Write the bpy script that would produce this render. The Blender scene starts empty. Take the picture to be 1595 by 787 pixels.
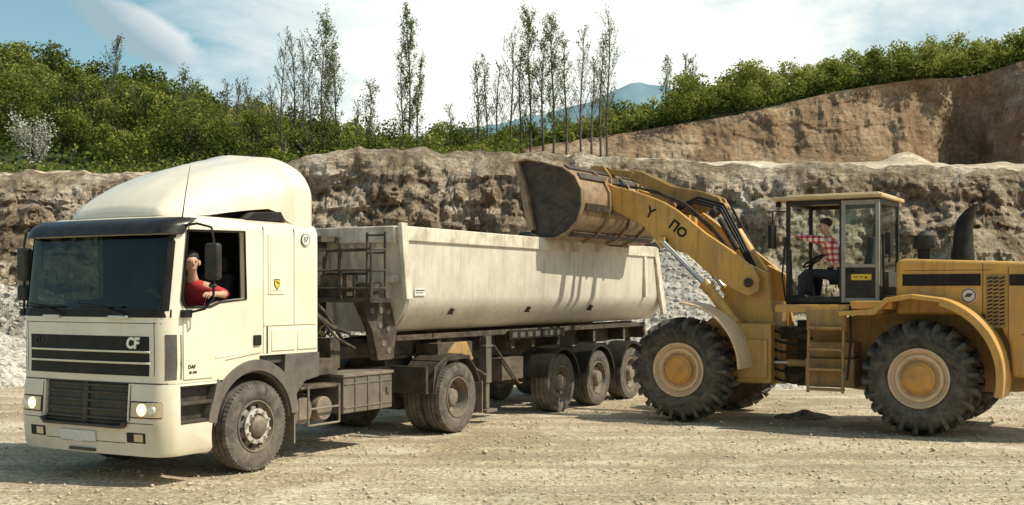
import bpy, bmesh, math, random
import numpy as np
from mathutils import Vector, Matrix, noise
random.seed(7); rng=np.random.default_rng(7)
scene=bpy.context.scene; COL=scene.collection
rad=math.radians
# ------------------------------------------------------------ materials
def nd(nt,t,**kw):
    n=nt.nodes.new(t)
    for k,v in kw.items(): setattr(n,k,v)
    return n
def c4(c): return (c[0],c[1],c[2],1)
def mixc(nt,fac,a,b,bt='MIX'):
    m=nd(nt,'ShaderNodeMix',data_type='RGBA',blend_type=bt)
    for s,v in ((0,fac),(6,a),(7,b)):
        if isinstance(v,(int,float)): m.inputs[s].default_value=v
        elif isinstance(v,tuple): m.inputs[s].default_value=c4(v)
        else: nt.links.new(v,m.inputs[s])
    return m.outputs[2]
def mth(nt,op,a,b=0.0,clamp=False):
    m=nd(nt,'ShaderNodeMath',operation=op,use_clamp=clamp)
    for i,v in enumerate((a,b)):
        if isinstance(v,(int,float)): m.inputs[i].default_value=v
        else: nt.links.new(v,m.inputs[i])
    return m.outputs[0]
def tex(nt,vec,scale,detail=4,rough=.6,kind='noise',sc=None,dist=0,feature=None,rot=None):
    if sc or rot:
        mp=nd(nt,'ShaderNodeMapping'); mp.inputs['Scale'].default_value=sc or (1,1,1)
        if rot: mp.inputs['Rotation'].default_value=rot
        nt.links.new(vec,mp.inputs['Vector']); vec=mp.outputs[0]
    if kind=='noise':
        n=nd(nt,'ShaderNodeTexNoise'); n.inputs['Scale'].default_value=scale
        n.inputs['Detail'].default_value=detail; n.inputs['Roughness'].default_value=rough
        n.inputs['Distortion'].default_value=dist
        nt.links.new(vec,n.inputs['Vector']); return n.outputs['Fac']
    n=nd(nt,'ShaderNodeTexVoronoi'); n.inputs['Scale'].default_value=scale
    if feature: n.feature=feature
    nt.links.new(vec,n.inputs['Vector']); return n.outputs['Distance']
def ramp(nt,fac,stops):
    r=nd(nt,'ShaderNodeValToRGB'); e=r.color_ramp.elements
    while len(e)<len(stops): e.new(.5)
    for i,(p,c) in enumerate(stops):
        e[i].position=p; e[i].color=c4(c) if isinstance(c,tuple) else (c,c,c,1)
    nt.links.new(fac,r.inputs[0]); return r.outputs[0]
def bump(nt,h,bs,strength=.3,dist=.02):
    b=nd(nt,'ShaderNodeBump'); b.inputs['Strength'].default_value=strength
    b.inputs['Distance'].default_value=dist
    nt.links.new(h,b.inputs['Height']); nt.links.new(b.outputs[0],bs.inputs['Normal'])
DUST=(.50,.40,.27)
def surf(name,c,c2=None,dust=.3,low=.5,rough=.5,metal=0,scale=2.5,bmp=.08,streak=.3,coat=0,dc=DUST,hi=1.7,spec=.5):
    m=bpy.data.materials.new(name); m.use_nodes=True; nt=m.node_tree; bs=nt.nodes['Principled BSDF']
    if c2 is None: c2=tuple(x*.62 for x in c)
    tc=nd(nt,'ShaderNodeTexCoord').outputs['Object']
    pos=nd(nt,'ShaderNodeNewGeometry').outputs['Position']
    n1=tex(nt,tc,scale,4,.65)
    base=mixc(nt,ramp(nt,n1,[(.45,0.0),(.78,1.0)]),c,c2)
    if streak:
        n3=tex(nt,tc,3.0,3,.7,sc=(4,4,.35))
        base=mixc(nt,mth(nt,'MULTIPLY',ramp(nt,n3,[(.5,0.0),(.8,1.0)]),streak),base,tuple(x*.45 for x in c2))
    n2=tex(nt,tc,scale*2.1,6,.72,dist=.4)
    d=mth(nt,'MULTIPLY',ramp(nt,n2,[(.38,0.0),(.68,1.0)]),dust)
    sx=nd(nt,'ShaderNodeSeparateXYZ'); nt.links.new(pos,sx.inputs[0])
    mr=nd(nt,'ShaderNodeMapRange'); mr.inputs[1].default_value=.1; mr.inputs[2].default_value=hi; mr.inputs[3].default_value=1; mr.inputs[4].default_value=0
    nt.links.new(sx.outputs[2],mr.inputs[0])
    l=mth(nt,'MULTIPLY',mth(nt,'MULTIPLY',mr.outputs[0],low),mth(nt,'ADD',n2,.45))
    fac=mth(nt,'ADD',d,l,True)
    nt.links.new(mixc(nt,fac,base,dc),bs.inputs['Base Color'])
    r=mth(nt,'ADD',mth(nt,'MULTIPLY',fac,.45),rough,True); nt.links.new(r,bs.inputs['Roughness'])
    bs.inputs['Metallic'].default_value=metal; bs.inputs['Specular IOR Level'].default_value=spec
    if coat: bs.inputs['Coat Weight'].default_value=coat; bs.inputs['Coat Roughness'].default_value=.12
    if bmp: bump(nt,tex(nt,tc,45,2,.7),bs,bmp,.01)
    return m
def plain(name,c,rough=.6,metal=0,emit=0):
    m=bpy.data.materials.new(name); m.use_nodes=True; nt=m.node_tree; bs=nt.nodes['Principled BSDF']
    tc=nd(nt,'ShaderNodeTexCoord').outputs['Object']
    nt.links.new(mixc(nt,tex(nt,tc,12,2),c,tuple(x*.75 for x in c)),bs.inputs['Base Color'])
    bs.inputs['Roughness'].default_value=rough; bs.inputs['Metallic'].default_value=metal
    if emit: bs.inputs['Emission Color'].default_value=c4(c); bs.inputs['Emission Strength'].default_value=emit
    return m
def glassmat(name,tint,gl=.04,dirt=.12,edge=.7):
    m=bpy.data.materials.new(name); m.use_nodes=True; nt=m.node_tree
    nt.nodes.remove(nt.nodes['Principled BSDF']); out=nt.nodes['Material Output']
    tr=nd(nt,'ShaderNodeBsdfTransparent'); tr.inputs[0].default_value=c4(tint)
    g=nd(nt,'ShaderNodeBsdfGlossy'); g.inputs['Roughness'].default_value=.02
    df=nd(nt,'ShaderNodeBsdfDiffuse'); df.inputs[0].default_value=c4(DUST)
    lw=nd(nt,'ShaderNodeLayerWeight'); lw.inputs[0].default_value=.5
    fc=mth(nt,'ADD',mth(nt,'MULTIPLY',mth(nt,'POWER',lw.outputs['Facing'],4.0),edge),gl,True)
    tc=nd(nt,'ShaderNodeTexCoord').outputs['Object']
    ms=nd(nt,'ShaderNodeMixShader'); nt.links.new(fc,ms.inputs[0])
    nt.links.new(tr.outputs[0],ms.inputs[1]); nt.links.new(g.outputs[0],ms.inputs[2])
    m2=nd(nt,'ShaderNodeMixShader'); nt.links.new(mth(nt,'MULTIPLY',ramp(nt,tex(nt,tc,2.5,5,.7),[(.45,0.0),(.85,1.0)]),dirt),m2.inputs[0])
    nt.links.new(ms.outputs[0],m2.inputs[1]); nt.links.new(df.outputs[0],m2.inputs[2])
    nt.links.new(m2.outputs[0],out.inputs[0]); return m
M={}
M['cream']=surf('cream_paint',(.86,.79,.63),(.76,.68,.51),dust=.15,low=.36,rough=.28,scale=1.1,streak=.18,coat=.4,bmp=.02)
M['cream2']=surf('trailer_paint',(.69,.645,.55),(.50,.455,.37),dust=.30,low=.2,rough=.42,scale=1.6,streak=.55,bmp=.04,hi=2.6,dc=(.46,.40,.31))
M['rail']=surf('rail_paint',(.76,.70,.58),(.31,.24,.17),dust=.3,low=.15,rough=.5,scale=3,streak=.65,bmp=.08)
M['grey']=surf('grey_plastic',(.075,.073,.07),dust=.12,low=.22,rough=.5)
M['black']=surf('black_plastic',(.016,.016,.017),(.03,.028,.026),dust=.09,low=.12,rough=.45,spec=.3)
M['clean']=surf('clean_black',(.010,.010,.010),dust=.04,low=.03,rough=.55,bmp=0,streak=0,spec=.25)
M['gloss']=surf('black_gloss',(.010,.010,.011),dust=.05,low=.0,rough=.28,bmp=0,streak=0,spec=.35)
M['frame']=surf('dirty_chassis',(.022,.020,.018),(.05,.035,.024),dust=.20,low=.2,rough=.7,bmp=.15,spec=.3)
M['dustmetal']=surf('dusty_metal',(.15,.137,.12),(.08,.066,.054),dust=.33,low=.28,rough=.5,metal=.3,bmp=.1)
M['doorgrey']=surf('door_frame_grey',(.33,.31,.28),(.22,.20,.18),dust=.3,low=0,rough=.5)
M['rim']=surf('wheel_rim_paint',(.11,.10,.09),(.055,.047,.04),dust=.42,low=.2,rough=.5,metal=.3)
M['nut']=surf('wheel_nut_steel',(.72,.69,.62),dust=.15,low=.05,rough=.35,metal=.4)
M['tyre']=surf('tyre_rubber',(.026,.025,.024),(.05,.046,.042),dust=.36,low=.28,rough=.8,scale=4,bmp=.2,dc=(.32,.28,.22),spec=.3)
M['ltyre']=surf('loader_tyre_rubber',(.020,.0195,.019),(.045,.042,.038),dust=.32,low=.22,rough=.8,scale=4,bmp=.25,dc=(.32,.28,.22),spec=.3)
LD=(.44,.31,.17)
M['yel']=surf('loader_yellow',(.70,.375,.065),(.46,.24,.05),dust=.38,low=.34,rough=.42,scale=1.8,streak=.7,coat=.1,bmp=.06,hi=2.2,dc=LD)
M['yeldirty']=surf('dirty_yellow',(.48,.27,.07),(.14,.08,.04),dust=.42,low=.35,rough=.6,scale=3,streak=.7,bmp=.2,hi=2.2,dc=(.32,.23,.14))
M['tan']=surf('roof_tan',(.60,.43,.22),(.40,.27,.13),dust=.45,low=0,rough=.55)
M['lrim']=surf('loader_rim_cream',(.78,.57,.37),(.55,.38,.22),dust=.3,low=.12,rough=.5)
M['hub']=surf('loader_hub_orange',(.70,.34,.06),(.38,.18,.04),dust=.25,low=.1,rough=.5)
M['bucket']=surf('bucket_steel',(.034,.030,.027),(.09,.06,.04),dust=.24,low=0,rough=.55,metal=.1,scale=3,streak=.6,bmp=.3,dc=(.32,.24,.16),spec=.3)
M['bworn']=surf('bucket_worn_steel',(.34,.22,.12),(.07,.048,.034),dust=.30,low=0,rough=.5,metal=.3,scale=5,streak=.8,bmp=.3)
M['chrome']=plain('chrome',(.85,.85,.83),.25,.6)
M['steel']=plain('rod_steel',(.62,.60,.58),.25,.9)
M['red']=plain('red_shirt_cloth',(.50,.035,.04),.85)
M['denim']=plain('dark_trousers_cloth',(.025,.027,.035),.9)
M['skin']=plain('skin',(.66,.40,.27),.55)
M['hair']=plain('dark_hair',(.03,.02,.015),.7)
M['eye']=plain('eye_dark',(.02,.015,.01),.3)
M['seat']=plain('seat_cloth',(.05,.05,.055),.9)
M['inter']=plain('interior_trim',(.075,.07,.062),.8)
M['white']=plain('white_plastic',(.80,.78,.72),.4)
M['lens']=plain('headlight_lens',(.78,.64,.40),.15,.15)
M['lit']=plain('lit_lamp',(1.0,.70,.28),.2,0,3.2)
M['ylw']=plain('sticker_yellow',(.85,.62,.05),.5)
M['orange']=plain('indicator_orange',(.75,.22,.02),.25)
M['hyel']=plain('hose_yellow',(.55,.42,.12),.45)
M['glass']=glassmat('windscreen_glass',(.50,.53,.50),.035,.03,.35)
M['lglass']=glassmat('cab_glass',(.92,.95,.93),.03,.08,.5)
def plaid():
    m=bpy.data.materials.new('plaid_shirt_cloth'); m.use_nodes=True; nt=m.node_tree; bs=nt.nodes['Principled BSDF']
    tc=nd(nt,'ShaderNodeTexCoord').outputs['Object']
    sx=nd(nt,'ShaderNodeSeparateXYZ'); nt.links.new(tc,sx.inputs[0])
    a=mth(nt,'GREATER_THAN',mth(nt,'SINE',mth(nt,'MULTIPLY',sx.outputs[0],70)),.2)
    b=mth(nt,'GREATER_THAN',mth(nt,'SINE',mth(nt,'MULTIPLY',sx.outputs[2],70)),.2)
    f=mth(nt,'MULTIPLY',mth(nt,'ADD',a,b),.5)
    nt.links.new(ramp(nt,f,[(0.0,(.85,.74,.68)),(.5,(.72,.15,.13)),(1.0,(.28,.03,.06))]),bs.inputs['Base Color'])
    bs.inputs['Roughness'].default_value=.9; return m
M['plaid']=plaid()
# ------------------------------------------------------------ mesh builder
SH=Vector((0,0,0))
class B:
    def __init__(s): s.v=[];s.f=[];s.m=[];s.k=0
    def add(s,vs,fs):
        o=len(s.v); s.v+=[tuple(v) for v in vs]; s.f+=[tuple(i+o for i in f) for f in fs]; s.m+=[s.k]*len(fs); return s
    def mt(s,k): s.k=k; return s
    def box(s,x0,x1,y0,y1,z0,z1):
        vs=[(x,y,z) for x in (x0,x1) for y in (y0,y1) for z in (z0,z1)]
        return s.add(vs,[(0,1,3,2),(4,6,7,5),(0,4,5,1),(2,3,7,6),(0,2,6,4),(1,5,7,3)])
    def prism(s,poly,a,b,pl='xz'):
        n=len(poly)
        def P(q,t): return (q[0],t,q[1]) if pl=='xz' else ((t,q[0],q[1]) if pl=='yz' else (q[0],q[1],t))
        vs=[P(q,a) for q in poly]+[P(q,b) for q in poly]
        fs=[tuple(range(n)),tuple(range(2*n-1,n-1,-1))]+[(i,(i+1)%n,(i+1)%n+n,i+n) for i in range(n)]
        return s.add(vs,fs)
    def cyl(s,p0,p1,r0,r1=None,n=18):
        if r1 is None: r1=r0
        p0=Vector(p0);p1=Vector(p1);d=(p1-p0).normalized()
        a=d.orthogonal().normalized(); b=d.cross(a)
        vs=[]
        for p,r in ((p0,r0),(p1,r1)):
            vs+=[p+(a*math.cos(t)+b*math.sin(t))*r for t in [2*math.pi*i/n for i in range(n)]]
        return s.add(vs,[tuple(range(n-1,-1,-1)),tuple(range(n,2*n))]+[(i,(i+1)%n,(i+1)%n+n,i+n) for i in range(n)])
    def tube(s,pts,r,n=8):
        pts=[Vector(p) for p in pts]; rs=r if isinstance(r,(list,tuple)) else [r]*len(pts)
        vs=[];fs=[]; a=None
        for i,p in enumerate(pts):
            d=(pts[min(i+1,len(pts)-1)]-pts[max(i-1,0)]).normalized()
            if a is None: a=d.orthogonal().normalized()
            a=(a-d*a.dot(d)).normalized(); b=d.cross(a)
            vs+=[p+(a*math.cos(t)+b*math.sin(t))*rs[i] for t in [2*math.pi*j/n for j in range(n)]]
        for i in range(len(pts)-1):
            for j in range(n): fs.append((i*n+j,i*n+(j+1)%n,(i+1)*n+(j+1)%n,(i+1)*n+j))
        fs.append(tuple(range(n-1,-1,-1))); L=(len(pts)-1)*n; fs.append(tuple(range(L,L+n)))
        return s.add(vs,fs)
    def lathe(s,prof,c=(0,0,0),n=48,closed=False,axis='y'):
        vs=[];fs=[];m=len(prof)
        for r,h in prof:
            for i in range(n):
                t=2*math.pi*i/n
                if axis=='y': vs.append((c[0]+r*math.cos(t),c[1]+h,c[2]+r*math.sin(t)))
                else: vs.append((c[0]+r*math.cos(t),c[1]+r*math.sin(t),c[2]+h))
        for k in range(m if closed else m-1):
            k2=(k+1)%m
            for i in range(n): fs.append((k*n+i,k*n+(i+1)%n,k2*n+(i+1)%n,k2*n+i))
        return s.add(vs,fs)
    def arc(s,c,r,th,a0,a1,y0,y1,n=14):
        vs=[];fs=[]
        for i in range(n+1):
            a=rad(a0+(a1-a0)*i/n)
            for rr in (r,r+th):
                for y in (y0,y1): vs.append((c[0]+rr*math.cos(a),y,c[1]+rr*math.sin(a)))
        for i in range(n):
            o=i*4
            fs+=[(o,o+4,o+5,o+1),(o+2,o+3,o+7,o+6),(o,o+2,o+6,o+4),(o+1,o+5,o+7,o+3)]
        fs+=[(0,1,3,2),(4*n,4*n+2,4*n+3,4*n+1)]
        return s.add(vs,fs)
    def mesh(s,name,mats,ang=35,shift=True):
        me=bpy.data.meshes.new(name)
        vs=[tuple(Vector(v)-SH) for v in s.v] if shift else s.v
        me.from_pydata(vs,[],s.f)
        for m in mats: me.materials.append(M[m] if isinstance(m,str) else m)
        me.polygons.foreach_set('material_index',s.m)
        bm=bmesh.new(); bm.from_mesh(me); bmesh.ops.recalc_face_normals(bm,faces=bm.faces); bm.to_mesh(me); bm.free()
        me.shade_smooth(); me.set_sharp_from_angle(angle=rad(ang)); me.update()
        return me
    def done(s,name,mats,parent=None,bevel=0,ang=35,shift=True,seg=2,split=None):
        if isinstance(mats,str): mats=[mats]
        if split is None: return obj(name,s.mesh(name,mats,ang,shift),parent,bevel,seg)
        par=list(range(len(s.v)))
        def fd(a):
            while par[a]!=a: par[a]=par[par[a]]; a=par[a]
            return a
        for f in s.f:
            for q in f[1:]: par[fd(q)]=fd(f[0])
        ys={}
        for i,v in enumerate(s.v): ys.setdefault(fd(i),[]).append(v[1])
        groups={}
        for f,m in zip(s.f,s.m):
            r=fd(f[0]); k=r if split=='i' else (sum(ys[r])/len(ys[r])<split)
            groups.setdefault(k,[]).append((f,m))
        out=None
        for k,fl in groups.items():
            b=B(); mp={}
            for f,m in fl:
                nf=[]
                for q in f:
                    if q not in mp: mp[q]=len(b.v); b.v.append(s.v[q])
                    nf.append(mp[q])
                b.f.append(tuple(nf)); b.m.append(m)
            out=obj(name,b.mesh(name,mats,ang,shift),parent,bevel,seg)
        return out
def obj(name,me,parent=None,bevel=0,seg=2,loc=None,rot=None):
    o=bpy.data.objects.new(name,me); COL.objects.link(o)
    if parent: o.parent=parent
    if loc is not None: o.location=loc
    if rot is not None: o.rotation_euler=rot
    if bevel:
        b=o.modifiers.new('bevel','BEVEL'); b.width=bevel; b.segments=seg; b.limit_method='ANGLE'; b.angle_limit=rad(40)
    return o
def empty(name,loc=(0,0,0),rot=0,parent=None):
    o=bpy.data.objects.new(name,None); COL.objects.link(o); o.location=loc; o.rotation_euler=(0,0,rot); o.empty_display_size=.3
    if parent: o.parent=parent
    return o
def apply_mods(o,ang=35):
    bpy.context.view_layer.update()
    dg=bpy.context.evaluated_depsgraph_get()
    me=bpy.data.meshes.new_from_object(o.evaluated_get(dg)); o.modifiers.clear(); o.data=me
    me.shade_smooth(); me.set_sharp_from_angle(angle=rad(ang)); return o
def cut(o,cutters):
    for b in cutters:
        c=b.done('cutter_tmp',[o.data.materials[0]])
        m=o.modifiers.new('b','BOOLEAN'); m.operation='DIFFERENCE'; m.solver='EXACT'; m.object=c
        par=o.parent; o.parent=None
        apply_mods(o); o.parent=par
        bpy.data.objects.remove(c)
    return o
def text(name,body,size,X,Y,loc,mat,parent,ext=.004,shear=0,bold=.0):
    cu=bpy.data.curves.new(name,'FONT'); cu.body=body; cu.size=size; cu.extrude=ext; cu.shear=shear; cu.offset=bold
    cu.align_x='CENTER'; cu.align_y='CENTER'; cu.resolution_u=3
    t=bpy.data.objects.new(name,cu); COL.objects.link(t); bpy.context.view_layer.update()
    me=bpy.data.meshes.new_from_object(t.evaluated_get(bpy.context.evaluated_depsgraph_get())); bpy.data.objects.remove(t)
    X=Vector(X).normalized();Y=Vector(Y).normalized();Z=X.cross(Y)
    mt=Matrix((X,Y,Z)).transposed().to_4x4(); mt.translation=Vector(loc)-SH
    me.transform(mt); me.materials.clear(); me.materials.append(M[mat])
    return obj(name,me,parent)
def frame(name,P0,ang,shift,label,cat):
    global SH
    SH=Vector(shift); R=Matrix.Rotation(ang,3,'Z')
    w=Vector(P0)+R@SH
    e=empty(name,w,ang); e['label']=label; e['category']=cat; return e
# ------------------------------------------------------------ WORLD, SUN, CAMERA
EL=rad(50); S=Vector((math.cos(EL)*.978,-math.cos(EL)*.21,math.sin(EL)))
w=bpy.data.worlds.new('World'); scene.world=w; w.use_nodes=True; nt=w.node_tree
bg=nt.nodes['Background']
sky=nd(nt,'ShaderNodeTexSky',sky_type='NISHITA'); sky.sun_disc=False; sky.sun_elevation=EL; sky.sun_rotation=rad(102)
sky.air_density=1.0; sky.dust_density=1.0; sky.ozone_density=1.0
tcg=nd(nt,'ShaderNodeTexCoord').outputs['Generated']
sx=nd(nt,'ShaderNodeSeparateXYZ'); nt.links.new(tcg,sx.inputs[0]); dx,dy,dz=sx.outputs
base=mixc(nt,.10,mixc(nt,1.0,sky.outputs[0],(.98,1.30,1.16),'MULTIPLY'),(6.5,7.6,7.4))
n1=tex(nt,tcg,3.4,6,.62,sc=(1,1,2.6),dist=.6)
ddx=mth(nt,'MULTIPLY',mth(nt,'SUBTRACT',dx,.0),2.6); ddz=mth(nt,'MULTIPLY',mth(nt,'SUBTRACT',dz,.09),3.2)
r2=mth(nt,'ADD',mth(nt,'MULTIPLY',ddx,ddx),mth(nt,'MULTIPLY',ddz,ddz))
glow=mth(nt,'MULTIPLY',mth(nt,'SUBTRACT',1.0,r2,True),mth(nt,'GREATER_THAN',dy,0.0))
f=mth(nt,'ADD',mth(nt,'ADD',n1,mth(nt,'MULTIPLY',glow,.46)),mth(nt,'MULTIPLY',dx,.30))
fr=ramp(nt,f,[(.50,0.0),(.82,1.0)])
n2=tex(nt,tcg,7,5,.6,sc=(1,1,2.0),dist=.3)
cl=mixc(nt,mth(nt,'ADD',ramp(nt,n2,[(.35,0.0),(.62,1.0)]),mth(nt,'MULTIPLY',glow,.7),True),(6.4,7.9,8.0),(10.6,10.7,10.0))
colr=mixc(nt,mth(nt,'MULTIPLY',fr,.97),base,cl)
dyy=mth(nt,'MAXIMUM',dy,.01); az=mth(nt,'ADD',mth(nt,'DIVIDE',dx,dyy),.318); el_=mth(nt,'SUBTRACT',mth(nt,'DIVIDE',dz,dyy),.222)
ws=mth(nt,'MULTIPLY',mth(nt,'SUBTRACT',tex(nt,tcg,13,6,.65),.5),1.0)
ea=mth(nt,'ADD',mth(nt,'DIVIDE',az,.058),ws); eb=mth(nt,'ADD',mth(nt,'DIVIDE',mth(nt,'ADD',el_,mth(nt,'MULTIPLY',az,.38)),.021),ws)
dd=mth(nt,'SQRT',mth(nt,'ADD',mth(nt,'MULTIPLY',ea,ea),mth(nt,'MULTIPLY',eb,eb)))
ddn=mth(nt,'MULTIPLY',dd,.7)
mask=mth(nt,'MULTIPLY',ramp(nt,ddn,[(0.0,.85),(.60,.95),(.80,0.0)]),mth(nt,'GREATER_THAN',dy,0.05))
up_=mth(nt,'ADD',mth(nt,'ADD',mth(nt,'MULTIPLY',ea,.5),mth(nt,'MULTIPLY',eb,.45)),.05,True)
colr=mixc(nt,mask,colr,mixc(nt,up_,(3.5,4.8,5.4),(10.0,10.2,9.8)))
nt.links.new(colr,bg.inputs[0]); bg.inputs[1].default_value=.105
sl=bpy.data.lights.new('sun','SUN'); sl.energy=5.0; sl.angle=rad(.5); sl.color=(1,.92,.76)
so=bpy.data.objects.new('sun',sl); COL.objects.link(so); so.rotation_euler=S.to_track_quat('Z','Y').to_euler(); so.location=(0,0,50)
cd=bpy.data.cameras.new('camera'); cam=bpy.data.objects.new('camera',cd); COL.objects.link(cam); scene.camera=cam
cam.location=(0,0,2.05); cam.rotation_euler=(rad(90),0,0); cd.sensor_width=36; cd.lens=41.3; cd.shift_y=.0386; cd.clip_end=8000; cd.clip_start=.1
scene.view_settings.view_transform='Standard'; scene.view_settings.look='None'; scene.view_settings.exposure=0
# ------------------------------------------------------------ TERRAIN
def gravelmat(name,a,b,c,fs=18,bs_=.8,track=True,sp_=(.38,1.35)):
    m=bpy.data.materials.new(name); m.use_nodes=True; nt=m.node_tree; bs=nt.nodes['Principled BSDF']
    tc=nd(nt,'ShaderNodeTexCoord').outputs['Object']
    base=ramp(nt,tex(nt,tc,.35,6,.65,dist=.5),[(.35,a),(.5,b),(.66,c)])
    sp=ramp(nt,tex(nt,tc,fs,3,.8),[(.34,sp_[0]),(.52,1.0),(.70,sp_[1])])
    base=mixc(nt,1.0,base,sp,'MULTIPLY')
    h=mth(nt,'ADD',mth(nt,'MULTIPLY',tex(nt,tc,fs*1.1,4,.8),.5),mth(nt,'MULTIPLY',tex(nt,tc,1.6,5,.7),1.4))
    if track:
        for ro,st_ in ((.12,.60),(-.22,.45)):
            tr=tex(nt,tc,1.0,3,.55,sc=(.05,1.9,1),dist=.15,rot=(0,0,ro))
            tk=ramp(nt,tr,[(.53,0.0),(.59,1.0)])
            base=mixc(nt,mth(nt,'MULTIPLY',tk,st_),base,tuple(x*.60 for x in b))
            h=mth(nt,'SUBTRACT',h,mth(nt,'MULTIPLY',tk,.25))
        lt=tex(nt,tc,.8,5,.7)
        base=mixc(nt,ramp(nt,lt,[(.54,0.0),(.66,.6)]),base,tuple(min(x*1.15,.80) for x in c))
    nt.links.new(base,bs.inputs['Base Color']); bs.inputs['Roughness'].default_value=.95; bs.inputs['Specular IOR Level'].default_value=.15
    bump(nt,h,bs,bs_,.09); return m
M['ground']=gravelmat('ground_gravel',(.45,.355,.23),(.62,.505,.35),(.74,.63,.47),fs=17,bs_=1.0,sp_=(.30,1.40))
M['gravel']=gravelmat('pale_gravel',(.33,.30,.25),(.47,.44,.38),(.60,.57,.51),fs=7,bs_=1,track=False,sp_=(.30,1.45))
M['darksoil']=gravelmat('dark_soil',(.18,.13,.08),(.26,.20,.13),(.34,.27,.19),fs=16,track=False)
def rockmat(name,cols,k=1.0,bd=.3,fine_=(.55,1.35),strata=.5):
    m=bpy.data.materials.new(name); m.use_nodes=True; nt=m.node_tree; bs=nt.nodes['Principled BSDF']
    tc=nd(nt,'ShaderNodeTexCoord').outputs['Object']
    a=tex(nt,tc,.42*k,8,.72,dist=.8)
    base=ramp(nt,a,list(zip((.34,.44,.53,.64),cols)))
    st=tex(nt,tc,1.0*k,5,.7,sc=(1.2,1.2,.3))
    base=mixc(nt,ramp(nt,st,[(.52,0.0),(.67,.65)]),base,cols[0])
    ly=tex(nt,tc,1.0*k,5,.65,sc=(.35,.35,2.6),dist=.5,rot=(0,rad(7),0))
    base=mixc(nt,mth(nt,'MULTIPLY',ramp(nt,ly,[(.50,0.0),(.56,1.0)]),strata),base,tuple(x*.85 for x in cols[0]))
    fine=tex(nt,tc,6*k,6,.85)
    base=mixc(nt,1.0,base,ramp(nt,fine,[(.36,fine_[0]),(.52,1.0),(.64,fine_[1])]),'MULTIPLY')
    nt.links.new(base,bs.inputs['Base Color']); bs.inputs['Roughness'].default_value=.95; bs.inputs['Specular IOR Level'].default_value=.1
    h=mth(nt,'ADD',mth(nt,'ADD',tex(nt,tc,1.6*k,7,.82),mth(nt,'MULTIPLY',tex(nt,tc,2.6*k,kind='vor'),.45)),mth(nt,'MULTIPLY',ly,.8))
    bump(nt,h,bs,1.0,bd/k); return m
M['rock']=rockmat('quarry_rock',[(.17,.12,.078),(.40,.305,.20),(.58,.47,.34),(.76,.68,.55)],1.0,.36,(.45,1.5),.38)
M['rockfar']=rockmat('quarry_rock_far',[(.21,.13,.078),(.33,.215,.13),(.42,.29,.185),(.54,.41,.28)],.5,.24,(.65,1.25),.28)
M['soil']=gravelmat('plateau_soil',(.42,.34,.235),(.56,.465,.34),(.66,.57,.44),fs=2.5,bs_=.8,track=False)
def grassmat():
    m=bpy.data.materials.new('forest_floor'); m.use_nodes=True; nt=m.node_tree; bs=nt.nodes['Principled BSDF']
    tc=nd(nt,'ShaderNodeTexCoord').outputs['Object']
    nt.links.new(ramp(nt,tex(nt,tc,.8,6,.7),[(.35,(.02,.035,.008)),(.6,(.05,.075,.015)),(.75,(.09,.10,.03))]),bs.inputs['Base Color'])
    bs.inputs['Roughness'].default_value=1; bump(nt,tex(nt,tc,2,4,.7),bs,1,.5); return m
M['floor']=grassmat()
F=1830.;U0=797.5
def I(u,t): return float(np.interp(u,[a for a,b in t],[b for a,b in t]))
Z1=[(-900,5.6),(0,5.63),(215,5.65),(440,5.9),(480,6.2),(560,6.42),(700,6.31),(810,6.25),(950,6.12),(1200,5.85),(1595,5.72),(2500,5.7)]
ZT=[(-900,2.5),(0,2.3),(120,1.7),(420,1.1),(800,1.0),(1595,1.3),(2500,1.3)]
Z45=[(-900,6.6),(0,6.5),(440,6.3),(740,6.4),(850,7.0),(1595,6.75),(2500,6.8)]
Z95=[(-900,18),(0,17.5),(280,14),(440,11.5),(560,9.5),(740,9.5),(800,11.6),(850,13.0),(1100,12.5),(1595,12.2),(2500,12)]
Z98=[(-900,18.8),(0,18.3),(280,14.8),(440,12.3),(560,10.3),(740,10.3),(800,14.0),(900,14.9),(1000,15.7),(1150,17.0),(1300,18.9),(1450,20.2),(1595,21.3),(2500,23)]
Z130=[(-900,27),(0,26),(120,23.5),(280,22),(330,20.5),(440,19),(560,17),(740,16.5),(850,16),(1000,19),(1100,22.5),(1300,24),(1595,26.5),(2500,28)]
def T(u,Y):
    return float(np.interp(Y,[35,45,95,98,130,210],[I(u,Z1),I(u,Z45),I(u,Z95),I(u,Z98),I(u,Z130),I(u,Z130)-6]))
us=list(np.arange(-900,-100,25))+list(np.arange(-100,1700,3.0))+list(np.arange(1700,2501,25))
rows=[]
for k,n in (('talus',10),('wall',56),('lip',6),('plat',16),('face',40),('hill',12),('back',5)): 
    for i in range(n): rows.append((k,i/n))
rows.append(('back',1.0))
V=[];nr=len(rows)
def vor(p): 
    d=noise.voronoi(p)[0]; return d[1]-d[0]
def strat(z,X,s):
    q=z*s+.35*noise.noise(Vector((X*.25,z*.3,11)))*2+X*.05; f_=q-math.floor(q)
    return (f_**3 if f_<.9 else (1-f_)*7.3)
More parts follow.
